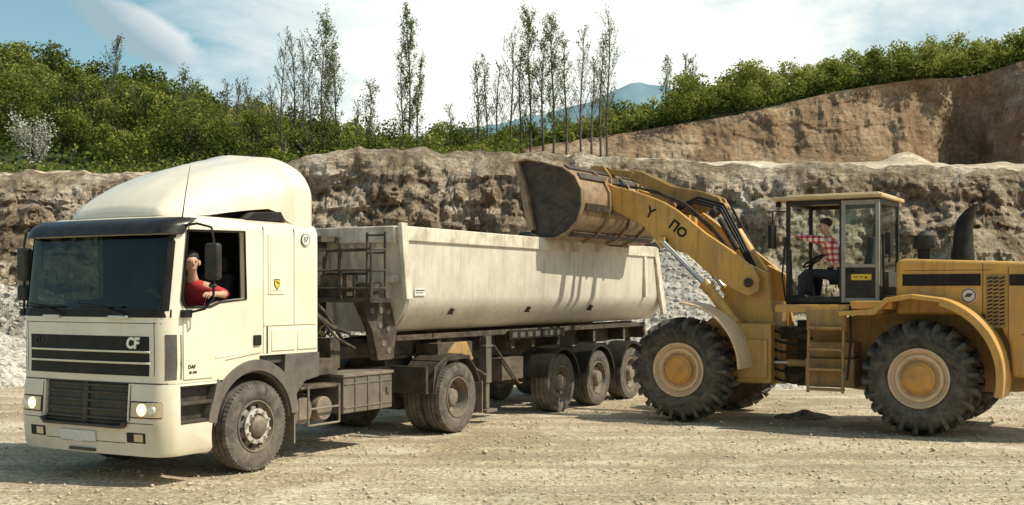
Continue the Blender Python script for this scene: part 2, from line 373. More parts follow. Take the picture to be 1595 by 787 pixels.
for u in us:
    a=(u-U0)/F
    z1,zt,z45,z95,z98,z130=[I(u,t) for t in (Z1,ZT,Z45,Z95,Z98,Z130)]
    uw=a*35
    bulge=1.1*noise.noise(Vector((uw*.12,3.1,0)))+.6*noise.noise(Vector((uw*.4,8.1,0)))
    z1+= .26*noise.noise(Vector((uw*.6,1,5)))+.12*noise.noise(Vector((uw*1.7,1,9)))+.06*noise.noise(Vector((uw*4.5,1,2)))
    bfar=.8*noise.noise(Vector((a*95*.06,7,1)))+6*math.exp(-((u-1505)/55)**2)-4*math.exp(-((u-1610)/45)**2)
    for k,t in rows:
        if k=='talus': Y=28.5+bulge*.6+t*3.2; z=-.35+(zt+.35)*t**1.2
        elif k=='wall':
            Y=31.7+bulge*.6+(3.3+bulge*.3)*t+.5*max(0,(t-.85)/.15)**2; z=zt+(z1-zt)*t
        elif k=='lip': Y=35.5+bulge*.9+(2.5-bulge*.9)*t; z=z1+(T(u,38)-z1)*t+.02*math.sin(t*3.14)
        elif k=='plat': Y=38+57*t**1.3; z=T(u,Y)
        elif k=='face': Y=95+4*t; z=z95+(z98-z95)*t
        elif k=='hill': Y=99+31*t; z=z98+(z130-z98)*t
        else: Y=130+80*t; z=z130-6*t
        X=a*Y; p=Vector((X,Y,z))
        if k=='wall':
            wgt=min(1,t*6+.3)*min(1,(1-t)*4+.05)
            d=noise.fractal(Vector((X*.35,z*.3,2)),.8,2.1,6)*.75+noise.ridged_multi_fractal(Vector((X*.55,z*.5,7)),.8,2.1,5,1.0,2.0)*.26-.5
            d+=.70*vor(Vector((X*.7,z*.8,3)))+.48*vor(Vector((X*1.9,z*1.9,9)))+.26*vor(Vector((X*4.5,z*4.5,19)))-.5
            d-=.24*strat(z,X,1.15)
            Y-=d*wgt; z+=.12*noise.noise(p*1.3)
        elif k=='talus': z+=.25*noise.noise(p*.9)+.14*noise.noise(p*2.7)+.1*vor(p*2.5)
        elif k=='lip': z+=(.12*noise.noise(p*.9)+.07*noise.noise(p*3))*min(1,t*3)
        elif k=='plat': z+=.5*t*noise.noise(p*.25)+.2*noise.noise(p*.7)*min(1,t*3)+1.0*t*math.exp(-((u-1412)/28)**2)*(t>.75)
        elif k=='face':
            wgt=min(1,t*5+.1)*min(1,(1-t)*6+.2)
            amp=min(1,(z98-z95)/3)
            Y-=(noise.fractal(Vector((X*.10,z*.08,5)),.85,2.1,6)*.9+noise.ridged_multi_fractal(Vector((X*.28,z*.08,7)),.85,2.1,5,1.0,2.0)*.5+.45*vor(Vector((X*.3,z*.22,3)))+.30*vor(Vector((X*.9,z*.7,3)))+.18*vor(Vector((X*2.0,z*1.6,3)))-.25*strat(z,X,.42)-.8)*wgt*amp
            z+=.2*noise.noise(p*.5)+.10*noise.noise(p*2)
        if k in('face','hill') and u>800: Y+=bfar*(1 if k=='face' else 1-t)*(1-.6*t if k=='face' else .4)
        V.append(((u-U0)/F*Y,Y,z))
Fc=[];MI=[];SM=[]
mi={'talus':1,'wall':0,'lip':0,'plat':2,'face':4,'hill':3,'back':3}
for i in range(len(us)-1):
    um=us[i]
    for j in range(nr-1):
        Fc.append((i*nr+j,(i+1)*nr+j,(i+1)*nr+j+1,i*nr+j+1))
        k,t=rows[j]; m_=mi[k]
        if k=='lip' and t>.3: m_=2
        if k=='plat' and um<770 and t>.08: m_=3
        if k=='face' and um<800: m_=3
        if k=='talus' and 120<um<700 : m_=0 if random.random()<.6 else 1
        MI.append(m_); SM.append(m_ in (3,2))
me=bpy.data.meshes.new('quarry_terrain'); me.from_pydata(V,[],Fc)
for m_ in ('rock','gravel','soil','floor','rockfar'): me.materials.append(M[m_])
me.polygons.foreach_set('material_index',MI); me.polygons.foreach_set('use_smooth',SM); me.update()
o=obj('quarry_terrain',me); o['kind']='structure'; o['label']='terraced brown quarry rock walls rising to wooded hills'; o['category']='quarry'
V=[];Fc=[];xs_=np.linspace(-140,140,70);ts_=np.linspace(0,1,14)
for x in xs_:
    for t in ts_:
        V.append((x,-26-34*t-.004*x*x+3*noise.noise(Vector((x*.05,t*3,0))),-.5+17*t**.8+2.5*noise.noise(Vector((x*.12,t*5,3)))*(t>0)))
for i in range(69):
    for j in range(13): Fc.append((i*14+j,i*14+j+1,(i+1)*14+j+1,(i+1)*14+j))
me=bpy.data.meshes.new('hill'); me.from_pydata(V,[],Fc); me.materials.append(M['floor']); me.shade_smooth(); o=obj('hill',me); o['kind']='structure'  # unseen bank added behind the camera to keep sky reflections off the windscreen
gx=[-4000,-1500,-500,-150,-60]+list(np.arange(-30,30.1,.4))+[60,150,500,1500,4000]
gy=[-500,-100,-20,0]+list(np.arange(4,34,.35))+[60,150,600,2000,6000]
V=[(x,y,0.022*noise.noise(Vector((x*.6,y*.6,0)))+.016*noise.noise(Vector((x*2.2,y*2.2,4)))-.01 if abs(x)<35 and 0<y<36 else -.02) for x in gx for y in gy]
ny=len(gy); Fc=[(i*ny+j,(i+1)*ny+j,(i+1)*ny+j+1,i*ny+j+1) for i in range(len(gx)-1) for j in range(ny-1)]
me=bpy.data.meshes.new('ground'); me.from_pydata(V,[],Fc); me.materials.append(M['ground']); me.shade_smooth()
o=obj('ground',me); o['kind']='structure'
mt=bpy.data.materials.new('mountain_haze_blue'); mt.use_nodes=True  # blue of the distance haze is put into the mountain's base colour
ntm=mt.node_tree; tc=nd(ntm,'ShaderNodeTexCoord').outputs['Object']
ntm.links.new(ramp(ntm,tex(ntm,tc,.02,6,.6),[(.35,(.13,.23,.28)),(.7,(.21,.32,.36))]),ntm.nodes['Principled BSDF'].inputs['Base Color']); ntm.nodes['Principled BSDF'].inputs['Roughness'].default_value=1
prof=[(500,235),(640,215),(770,194),(850,176),(920,158),(960,140),(990,128),(1030,132),(1080,155),(1200,170),(1500,200),(1800,240)]
V=[];Fc=[];pu=np.linspace(500,1800,90)
for i,u in enumerate(pu):
    zt_=2+(455-I(u,prof)+3*noise.noise(Vector((u*.03,0,0))))*1500/F
    for j in range(10):
        t=j/9; Y=1200+300*t+20*noise.noise(Vector((u*.02,t*3,0)))
        V.append(((u-U0)/F*1500,Y,zt_*t**.8+6*noise.noise(Vector((u*.05,t*6,0)))*(t<1)))
for i in range(89):
    for j in range(9): Fc.append((i*10+j,(i+1)*10+j,(i+1)*10+j+1,i*10+j+1))
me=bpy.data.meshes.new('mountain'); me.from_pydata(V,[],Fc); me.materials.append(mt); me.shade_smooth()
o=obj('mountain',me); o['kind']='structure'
HEAPPTS=[]
def heap(name,cx,cy,rx,ry,h,label,seed,mat='gravel',p=1.15,ns=0):
    V=[(0,0,h)];Fc=[];n=96;m=34
    for k in range(1,m+1):
        t=k/m
        for i in range(n):
            a=2*math.pi*i/n; x=math.cos(a)*rx*t;y=math.sin(a)*ry*t
            w=1+.18*noise.noise(Vector((math.cos(a)*1.5,math.sin(a)*1.5,seed)))
            z=h*(1-t**p)+.12*h**.5*noise.noise(Vector((x*1.5,y*1.5,seed)))+.05*noise.noise(Vector((x*5,y*5,seed)))
            if k==m: z=-.12
            V.append((x*w,y*w,z))
    for i in range(n): Fc.append((0,1+i,1+(i+1)%n))
    for k in range(m-1):
        for i in range(n): Fc.append((1+k*n+i,1+(k+1)*n+i,1+(k+1)*n+(i+1)%n,1+k*n+(i+1)%n))
    me=bpy.data.meshes.new(name); me.from_pydata(V,[],Fc); me.materials.append(M[mat])
    o=obj(name,me,loc=(cx,cy,0)); o['label']=label; o['category']='gravel heap' if mat=='gravel' else 'dirt pile'
    for _ in range(ns):
        f_=random.choice(Fc); wts=[random.random() for _ in f_]; s_=sum(wts)
        q=[sum(wt*V[i_][c]/s_ for wt,i_ in zip(wts,f_)) for c in range(3)]
        t_=math.hypot(q[0]/rx,q[1]/ry)
        if random.random()<t_+.15: HEAPPTS.append((cx+q[0],cy+q[1],q[2]))
heap('gravel_heap',4.0,28.4,4.6,3.6,3.15,'tall pale grey gravel heap standing behind the tipper trailer',1,ns=6000)
heap('gravel_heap',-14.5,27.0,4.6,3.0,2.1,'pale gravel heap against the foot of the quarry wall',2,ns=4500)
heap('dirt_pile',4.75,19.2,.48,.36,.11,'small dark dirt pile on the ground by the loader',3,'darksoil')
def stones():
    t=(1+5**.5)/2
    iv=np.array([(-1,t,0),(1,t,0),(-1,-t,0),(1,-t,0),(0,-1,t),(0,1,t),(0,-1,-t),(0,1,-t),(t,0,-1),(t,0,1),(-t,0,-1),(-t,0,1)],float)/1.9
    fc=np.array([(0,11,5),(0,5,1),(0,1,7),(0,7,10),(0,10,11),(1,5,9),(5,11,4),(11,10,2),(10,7,6),(7,1,8),(3,9,4),(3,4,2),(3,2,6),(3,6,8),(3,8,9),(4,9,5),(2,4,11),(6,2,10),(8,6,7),(9,8,1)])
    n=12000; Y=8+22*rng.random(n)**1.2; X=(rng.random(n)-.5)*Y*1.05
    s=.007+.021*rng.random(n)**4; s[rng.random(n)<.006]*=1.9
    n2=3800; u=rng.uniform(-80,1680,n2); Y2=28.4+rng.random(n2)**.7*3.4; X2=(u-U0)/F*Y2
    z2=np.array([-.35+(I(a,ZT)+.35)*max(0,(b-28.5)/3.2)**1.2 for a,b in zip(u,Y2)])+.05
    s2=.025+.13*rng.random(n2)**4
    HP=np.array(HEAPPTS); s3=.018+.055*rng.random(len(HP))**2.5
    P1=np.stack([X,Y,s*.2],1); P2=np.concatenate([np.stack([X2,Y2,z2],1),HP])
    for nm,P,s,colr_ in (('loose_gravel',P1,s,(.62,.52,.37)),('rubble',P2,np.concatenate([s2,s3]),(.52,.48,.41))):
        n=len(P)
        sc=rng.uniform(.6,1.3,(n,3)); sc[:,2]*=.7
        an=rng.random(n)*6.28; ca,sa=np.cos(an),np.sin(an)
        v=iv[None]*sc[:,None,:]*s[:,None,None]*rng.uniform(.75,1.2,(n,12,1))
        x=v[...,0]*ca[:,None]-v[...,1]*sa[:,None]; y=v[...,0]*sa[:,None]+v[...,1]*ca[:,None]
        v=np.stack([x,y,v[...,2]],-1)+P[:,None,:]
        f=(fc[None]+12*np.arange(n)[:,None,None]).reshape(-1)
        me=bpy.data.meshes.new(nm); nv=n*12; me.vertices.add(nv); me.vertices.foreach_set('co',v.reshape(-1))
        nf=n*20; me.loops.add(nf*3); me.loops.foreach_set('vertex_index',f); me.polygons.add(nf)
        me.polygons.foreach_set('loop_start',np.arange(nf)*3); me.update(calc_edges=True)
        me.materials.append(plain(nm+'_stone',colr_,.95))
        o=obj(nm,me); o['kind']='stuff'
stones()
# ------------------------------------------------------------ VEGETATION
def leafmat(name,stops,tr=.35):
    m=bpy.data.materials.new(name); m.use_nodes=True; nt=m.node_tree; out=nt.nodes['Material Output']
    nt.nodes.remove(nt.nodes['Principled BSDF'])
    at=nd(nt,'ShaderNodeAttribute',attribute_name='tint')
    c=ramp(nt,at.outputs['Fac'],stops)
    d=nd(nt,'ShaderNodeBsdfDiffuse'); nt.links.new(c,d.inputs[0])
    t=nd(nt,'ShaderNodeBsdfTranslucent'); nt.links.new(c,t.inputs[0])
    ms=nd(nt,'ShaderNodeMixShader'); ms.inputs[0].default_value=tr
    nt.links.new(d.outputs[0],ms.inputs[1]); nt.links.new(t.outputs[0],ms.inputs[2]); nt.links.new(ms.outputs[0],out.inputs[0]); return m
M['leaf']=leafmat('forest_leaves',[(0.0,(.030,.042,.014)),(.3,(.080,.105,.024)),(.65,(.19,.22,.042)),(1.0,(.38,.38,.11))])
M['leafd']=leafmat('poplar_leaves',[(0.0,(.06,.08,.02)),(.5,(.16,.19,.05)),(1.0,(.30,.32,.10))],.45)
M['bloom']=leafmat('blossom',[(0.0,(.14,.16,.06)),(.35,(.45,.45,.34)),(1.0,(.85,.82,.72))])
M['bark']=plain('bark',(.13,.105,.085),.9)
def leafmesh(name,P,size,tint,mat):
    n=len(P); size=np.broadcast_to(size,(n,))
    nn=rng.normal(size=(n,3)); nn[:,2]=np.abs(nn[:,2])+.3; nn/=np.linalg.norm(nn,axis=1)[:,None]
    a=np.cross(nn,rng.normal(size=(n,3))); a/=np.linalg.norm(a,axis=1)[:,None]; b=np.cross(nn,a)
    s=(size*.5)[:,None]; k=rng.uniform(.5,.9,(n,1))
    v=np.stack([P-a*s,P-b*s*k+a*s*.1,P+a*s,P+b*s*k-a*s*.1],1).reshape(-1,3)
    me=bpy.data.meshes.new(name); me.vertices.add(4*n); me.vertices.foreach_set('co',v.reshape(-1).astype('f'))
    me.loops.add(4*n); me.loops.foreach_set('vertex_index',np.arange(4*n,dtype='i')); me.polygons.add(n)
    me.polygons.foreach_set('loop_start',np.arange(n,dtype='i')*4); me.update(calc_edges=True)
    at=me.attributes.new('tint','FLOAT','POINT'); at.data.foreach_set('value',np.repeat(np.clip(tint,0,1),4).astype('f'))
    me.materials.append(M[mat]); return me
def crown(h,r,size,cov=1.5,tone=None,pointy=.65):
    nb=random.randint(9,15); P=[];Tn=[]
    for i in range(nb):
        a=random.uniform(0,6.28); q=random.random()**.6*r*.75; hz=h*random.uniform(.20,.86)
        taper=1-pointy*max(0,(hz/h-.45)*1.9)**1.3
        c=np.array([math.cos(a)*q*taper,math.sin(a)*q*taper,hz]); br=r*random.uniform(.26,.52)*(taper*.5+.5)
        if i==0: c=np.array([0,0,h-br*.9])
        n=int(4*math.pi*br*br*cov/(size*size))
        d=rng.normal(size=(n,3)); d/=np.linalg.norm(d,axis=1)[:,None]
        rr=br*(rng.uniform(.35,1.0,n)**.5+rng.normal(0,.13,n)); p=c+d*rr[:,None]
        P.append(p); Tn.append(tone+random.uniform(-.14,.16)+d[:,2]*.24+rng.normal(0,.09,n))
    P=np.concatenate(P);Tn=np.concatenate(Tn); ok=(P[:,2]>h*.04)&(P[:,2]<h*1.04); return P[ok],Tn[ok]
VP=[(-900,60),(-100,40),(0,46),(60,60),(120,86),(170,80),(220,98),(280,110),(330,128),(400,142),(450,158),(560,178),(620,172),(740,188),(830,205),(900,190),(1000,150),(1060,120),(1100,106),(1150,86),(1200,92),(1250,76),(1300,84),(1350,62),(1400,72),(1450,46),(1500,60),(1550,66),(1595,42),(1700,44),(2500,40)]
cand=[]
for i in range(4200):
    u=random.uniform(-180,1780)
    if u<790: Y=50+88*random.random()**.9
    else: Y=99+34*random.random()
    cand.append((Y,u))
placed=[];final=[]
for Y,u in sorted(cand):
    X=(u-U0)/F*Y; z=T(u,Y)-.2
    top=2.05+(455-I(u,VP)+random.choice([random.uniform(-50,-10),random.uniform(-16,10)]))*Y/F
    hmax=top-z; h=random.uniform(2.8,6.0) if u<790 else random.uniform(2.4,6.2)
    if u<790 and Y<75: h*=.70
    if h>hmax: h=hmax
    if h<1.6: continue
    r=min(h*random.uniform(.38,.62),2.8)
    if any((X-a)**2+(Y-b)**2<(.74*(r+c))**2 for a,b,c in placed): continue
    placed.append((X,Y,r)); final.append((X,Y,z,h,r,u))
print('trees',len(final))
NIND=100
near=sorted(final,key=lambda t:-(t[3]/t[1]))[:NIND]; ns=set(id(t) for t in near)
FP=[];FT=[];FS=[]
for t in final:
    X,Y,z,h,r,u=t; size=.0026*Y
    nf_=noise.noise(Vector((X*.09,Y*.05,4)))
    tone=.46+.60*nf_+random.uniform(-.24,.24)+(.14 if u>850 else 0)
    tone=max(.08,min(.85,tone))
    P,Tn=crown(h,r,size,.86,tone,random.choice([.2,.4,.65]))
    if id(t) in ns:
        tree=empty('broadleaf_tree',(X,Y,z)); tree['category']='tree'; tree['group']='trees of the wooded quarry hills'
        tree['label']=('light fresh green' if tone>.5 else 'dark green')+' broadleaf tree on the wooded slope above the quarry'
        b=B(); b.tube([(0,0,-.5),(.05,0,h*.35),(0,.05,h*.75)],[.05*r+.05,.04*r+.03,.02],7)
        for q in range(5):
            a=random.uniform(0,6.28); z0=h*random.uniform(.25,.5); b.tube([(.02,0,z0),(math.cos(a)*r*.4,math.sin(a)*r*.4,z0+h*.18),(math.cos(a)*r*.65,math.sin(a)*r*.65,z0+h*.34)],[.04,.03,.012],5)
        b.done('trunk',['bark'],tree,shift=False)
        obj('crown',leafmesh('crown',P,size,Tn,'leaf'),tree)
    else:
        FP.append(P+np.array([X,Y,z])); FT.append(Tn); FS.append(np.full(len(P),size))
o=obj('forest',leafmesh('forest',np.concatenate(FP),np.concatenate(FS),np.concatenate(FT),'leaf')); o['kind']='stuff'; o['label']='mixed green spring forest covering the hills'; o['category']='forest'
n=30000; u=rng.uniform(-150,1750,n); Yv=np.where(u<790,rng.uniform(44,120,n),rng.uniform(99.5,125,n)); zz=np.array([T(a,b) for a,b in zip(u,Yv)])
P=np.stack([(u-U0)/F*Yv,Yv,zz+rng.uniform(0,1.0,n)],1)
o=obj('undergrowth',leafmesh('undergrowth',P,.0045*Yv,rng.normal(.34,.17,n),'leaf')); o['kind']='stuff'
def tall(u,vt,Y,wd,dens,label,mat='leafd',lean=0):
    X=(u-U0)/F*Y; z=T(u,Y)-.3; h=2.05+(455-vt)*Y/F-z
    tr=empty('slender_tree',(X,Y,z)); tr['label']=label; tr['category']='tree'; tr['group']='slender sparse trees on the quarry edge'
    b=B(); ph=random.uniform(0,6)
    def tp(t): return Vector((lean*t+.16*math.sin(t*5+ph)*t,.1*math.sin(t*4+ph),h*t))
    b.tube([tp(i/10) for i in range(11)],[.065*(1-i/10.6)+.010 for i in range(11)],6)
    LP=[]
    nb=int(18+h*3.6)
    for i in range(nb):
        t=.20+.78*(i/nb)+random.uniform(-.02,.02); p=tp(min(t,.99)); a=random.uniform(0,6.28)
        L=wd*(1.2-.8*max(0,(t-.35)/.65))*random.uniform(.45,1.2)*min(1,(t-.1)*3.2)
        d=Vector((math.cos(a)*.62,math.sin(a)*.62,random.uniform(.8,1.6))); d.normalize()
        q1=p+d*L*.5+Vector((0,0,-.02)); q2=p+d*L+Vector((0,0,L*.12))
        b.tube([p,q1,q2],[.018,.012,.005],4)
        for s in range(4):
            d2=(d+Vector((random.uniform(-.7,.7),random.uniform(-.7,.7),random.uniform(-.1,.6)))).normalized(); st=p+(q2-p)*random.uniform(.3,.9)
            e=st+d2*L*.4; b.tube([st,e],[.009,.005],3)
            LP+= [st+(e-st)*random.random()+Vector((random.gauss(0,.08),random.gauss(0,.08),random.gauss(0,.08))) for _ in range(int(dens*5+random.random()))]
        LP+=[p+(q2-p)*random.uniform(.25,1.05)+Vector((random.gauss(0,.10),random.gauss(0,.10),random.gauss(0,.10))) for _ in range(int(dens*9+random.random()))]
    b.done('trunk',['bark'],tr,shift=False)
    P=np.array([tuple(p) for p in LP]); obj('crown',leafmesh('crown',P,np.full(len(P),.0017*Y),rng.normal(.5,.22,len(P)),mat),tr)
thin='tall slender tree with thin bare twigs on the quarry edge'; leafy='tall narrow tree with loose green leaves on the quarry edge'
for a in [(440,62,62,1.5,.18,thin),(456,50,64,1.3,.18,thin),(470,62,66,1.4,.3,thin),(485,95,64,1.2,.2,thin),(503,36,60,1.9,2.0,leafy),(520,70,63,1.4,1.0,leafy),(574,132,66,1.3,.8,leafy),(636,12,60,1.25,2.0,leafy),(652,88,62,1.0,.7,thin),(628,70,64,.9,.3,thin),
          (742,98,60,1.2,.4,thin),(758,88,66,1.1,.4,thin),(776,100,64,1.0,.2,thin),(796,50,62,1.4,.3,thin),(812,72,64,1.0,.2,thin),(826,20,60,1.5,1.9,leafy),(846,52,64,1.1,.7,leafy),(862,30,60,1.4,1.5,leafy),(882,62,62,1.1,.6,thin),(905,48,66,1.4,.3,thin),(922,90,63,1.0,.2,thin),(936,60,64,1.1,.3,thin),(946,28,60,1.4,.6,thin),
          (176,62,56,1.2,.8,thin),(215,140,54,1.3,1.0,leafy),(290,112,56,1.2,.9,leafy),(1036,94,104,1.5,.3,thin),(1066,88,106,1.4,.2,thin),(1080,90,106,1.3,.2,thin),(385,130,60,1.1,.2,thin),(400,150,58,1.0,.2,thin),(420,140,61,1.2,.2,thin),(350,132,66,1.2,.3,thin),(368,128,64,1.2,.2,thin),(560,160,62,.9,.2,thin),(700,165,66,.9,.2,thin)]:
    tall(*a)
X=(50-U0)/F*47; tr=empty('blossoming_tree',(X,47,6.2)); tr['label']='small tree covered with white blossom at the wood edge'; tr['category']='tree'
b=B(); LP=[]
for i in range(30):
    a=random.uniform(0,6.28); L=random.uniform(.8,2.2); z0=random.uniform(.2,1.6)
    e=Vector((math.cos(a)*L*.42,math.sin(a)*L*.42,z0+L*.8)); b.tube([(0,0,z0),e*.5+Vector((0,0,z0*.5)),e],[.03,.02,.006],4)
    LP+=[Vector((0,0,z0)).lerp(e,random.uniform(.3,1.1))+Vector((random.gauss(0,.10),random.gauss(0,.10),random.gauss(0,.10))) for _ in range(60)]
b.tube([(0,0,-.6),(0,0,1.2),(.05,0,2.4)],[.07,.05,.01],6); b.done('trunk',['bark'],tr,shift=False)
P=np.array([tuple(p) for p in LP]); obj('crown',leafmesh('crown',P,.09,rng.normal(.68,.25,len(P)),'bloom'),tr)
n=2600; u=rng.uniform(-50,820,n); P=np.stack([(u-U0)/F*37.8,37.8+rng.uniform(-1,3,n),np.array([T(a,39) for a in u])+rng.uniform(0,.28,n)],1)
o=obj('edge_grass',leafmesh('edge_grass',P,.12,rng.normal(.45,.2,n),'leaf')); o['kind']='stuff'
# ------------------------------------------------------------ WHEELS
def tyre_mesh(R,w,rr):
    h=w/2; pr=[(rr,-h+.035),(rr+.02,-h+.012),(rr+.05,-h+.002),(rr+.10,-h-.008),(rr+.115,-h-.004),(R-.07,-h-.004),(R-.055,-h+.004),(R-.02,-h+.012),(R-.004,-h+.035)]
    for g in (-.32,0,.32):
        c=g*w*.75; pr+=[(R,c-.014),(R-.018,c-.009),(R-.018,c+.009),(R,c+.014)]
    pr+=[(r,-y) for r,y in reversed(pr[:9])]
    b=B(); b.lathe(pr,n=72)
    for i in range(60):
        a=2*math.pi*i/60
        for sgn in (-1,1):
            y0,y1=h-.045,h-.008
            vs=[]
            for da in (-.018,.018):
                for r_ in (R-.03,R+.003):
                    for y in (y0,y1): vs.append(((r_-(.012 if y==y1 else 0))*math.cos(a+da),sgn*y,(r_-(.012 if y==y1 else 0))*math.sin(a+da)))
            b.add(vs,[(0,1,3,2),(4,6,7,5),(0,4,5,1),(2,3,7,6),(0,2,6,4),(1,5,7,3)])
    return b.mesh('tyre',['tyre'],40,False)
def rim_mesh(rr,w,style):
    h=w/2; b=B(); H=B()
    if style=='front':
        b.lathe([(rr+.012,-h+.03),(rr+.008,-h+.005),(rr-.008,-h+.004),(rr-.02,-h+.05),(rr-.045,-h+.065),(rr-.075,-h+.04),(.155,-h+.015),(.10,-h+.01),(.0,-h+.01)],n=48)
        b.lathe([(rr+.01,h-.03),(rr-.02,h-.06),(.05,h-.1),(0,h-.1)],n=32)
        H.lathe([(.200,-h+.012),(.200,-h-.006),(.15,-h-.012),(.145,-h+.005)],n=40)
        for i in range(10):
            a=2*math.pi*i/10; c=(.175*math.cos(a),-h,.175*math.sin(a)); H.cyl((c[0],-h-.045,c[2]),(c[0],-h,c[2]),.016,.019,6)
        H.mt(1).lathe([(.125,-h+.01),(.12,-h-.04),(.09,-h-.07),(.05,-h-.078),(0,-h-.078)],n=32)
        for i in range(10):
            a=2*math.pi*(i+.5)/10; b.mt(1).cyl((.228*math.cos(a),-h+.02,.228*math.sin(a)),(.228*math.cos(a),-h+.06,.228*math.sin(a)),.022,n=12)
    else:
        dp=.19 if style=='drive' else .10
        b.lathe([(rr+.012,-h+.03),(rr+.008,-h+.003),(rr-.010,-h+.002),(rr-.018,-h+.04),(rr-.03,-h+dp*.6),(rr-.05,-h+dp),(.18,-h+dp+.015),(.14,-h+dp+.01),(.0,-h+dp+.01)],n=48)
        b.lathe([(rr+.01,h-.03),(rr-.02,h-.06),(.05,h-.08),(0,h-.08)],n=32)
        for i in range(10):
            a=2*math.pi*(i+.5)/10; b.mt(1).cyl((.215*math.cos(a),-h+dp-.006,.215*math.sin(a)),(.215*math.cos(a),-h+dp+.04,.215*math.sin(a)),.020,n=12)
        for i in range(10):
            a=2*math.pi*i/10; c=(.165*math.cos(a),0,.165*math.sin(a)); H.cyl((c[0],-h+dp-.035,c[2]),(c[0],-h+dp+.02,c[2]),.015,.017,6)
        H.mt(1).lathe([(.135,-h+dp+.01),(.13,-h+dp-.06),(.11,-h+dp-.11),(.06,-h+dp-.125),(0,-h+dp-.125)],n=32)
    return b.mesh('rim',['rim','clean'],35,False),H.mesh('hub',['nut','rim'] if style=='front' else ['dustmetal','dustmetal'],35,False)
tyreM=tyre_mesh(.515,.30,.29); tyreW=tyre_mesh(.50,.36,.29)
rimF=rim_mesh(.29,.30,'front'); rimD=rim_mesh(.29,.30,'drive'); rimT=rim_mesh(.29,.36,'trailer')
def wheel(par,loc,tm,rm,flip=False,r=.51):
    e=empty('wheel',Vector(loc)-SH,math.pi if flip else 0,par)
    t=obj('tyre',tm,e); ri=obj('rim',rm[0],e); hb=obj('hub',rm[1],e)
    a=random.uniform(0,6)
    for q in (t,ri,hb): q.rotation_euler=(0,a,0)
    return e
# ------------------------------------------------------------ TRUCK
P0=(-2.95,13.4,0); AT=math.atan2(.8667,.4988)
truck=frame('truck',P0,AT,(0,1.17,0),'cream white semi truck with roof spoiler hitched to a tipper trailer','truck')
W=2.35
def xf(z): return float(np.interp(z,[.3,.7,1.08,1.3,1.78,1.84,2.62,2.78,2.86,2.92],[-1.37,-1.40,-1.37,-1.36,-1.37,-1.365,-1.27,-1.22,-1.10,-.9]))
def fx(y,z,r=.2):
    d=max(0,min(y,W-y)); x=xf(z)+.06*((y-W/2)/(W/2))**2
    if d<r: x+=r-math.sqrt(max(0,r*r-(r-d)**2))
    return x
yco=[.2*(1-math.cos(rad(t))) for t in (0,12,25,38,52,66,80,90)]
YS=yco+[.2+(W-.4)*i/10 for i in range(1,10)]+[W-y for y in reversed(yco)]
def outline(z,ins,xr,dx=0,zf=None):
    zf=z if zf is None else zf
    s=(W-2*ins)/W; pts=[(xr,ins+.07),(xr-.02,ins+.02),(xr-.07,ins)]
    pts+=[(.5,ins),(-.2,ins)]
    pts+=[(fx(y,zf)+dx,ins+y*s) for y in YS]
    pts+=[(-.2,W-ins),(.5,W-ins),(xr-.07,W-ins),(xr-.02,W-ins-.02),(xr,W-ins-.07)]
    return [(x,y,z) for x,y in pts]
def loft(b,rings):
    n=len(rings[0]); vs=[p for r in rings for p in r]; fs=[tuple(range(n))]+[tuple((len(rings)-1)*n+i for i in range(n-1,-1,-1))]
    for k in range(len(rings)-1):
        for i in range(n): fs.append((k*n+i,k*n+(i+1)%n,(k+1)*n+(i+1)%n,(k+1)*n+i))
    return b.add(vs,fs)
WP=[(-1.10,1.95),(-1.02,2.70),(-.17,2.72),(-.15,1.98),(-.55,1.95),(-.7,1.90),(-1.07,1.90)]
FRM=[(-1.085,1.915),(-1.11,1.97),(-1.025,2.71),(-.16,2.73),(-.135,1.97),(-.55,1.94),(-.7,1.89),(-1.06,1.89)]
def cabcuts(): return [B().box(-2.2,-1.06,.058,W-.058,1.85,2.66),B().prism(WP,-.6,3.0)]
b=B(); loft(b,[outline(1.08,.0,1.18),outline(1.3,.0,1.18),outline(1.78,0,1.18),outline(1.84,.0,1.18),outline(2.62,0,1.18),outline(2.76,.004,1.18),outline(2.84,.03,1.17),outline(2.88,.10,1.13,.05)])
cab=b.done('cab_body',['cream'],None)
inn=B(); loft(inn,[outline(1.2,.05,1.12,.05),outline(1.84,.05,1.12,.05),outline(2.62,.05,1.12,.05),outline(2.80,.06,1.11,.06)])
cut(cab,[inn]+cabcuts()+[B().cyl((0.03,-1,.52),(0.03,4,.52),.74,n=48),B().box(.1,1.5,-1,4,.9,1.32)])
cab.parent=truck
b=B(); loft(b,[outline(1.22,.054,1.11,.06),outline(1.84,.054,1.11,.06),outline(2.62,.054,1.11,.06),outline(2.79,.07,1.10,.07)])
lin=b.done('interior_lining',['inter'],None)
inn=B(); loft(inn,[outline(1.25,.066,1.09,.075),outline(1.84,.066,1.09,.075),outline(2.62,.066,1.09,.075),outline(2.77,.08,1.09,.08)])
cut(lin,[inn]+cabcuts()); lin.parent=truck
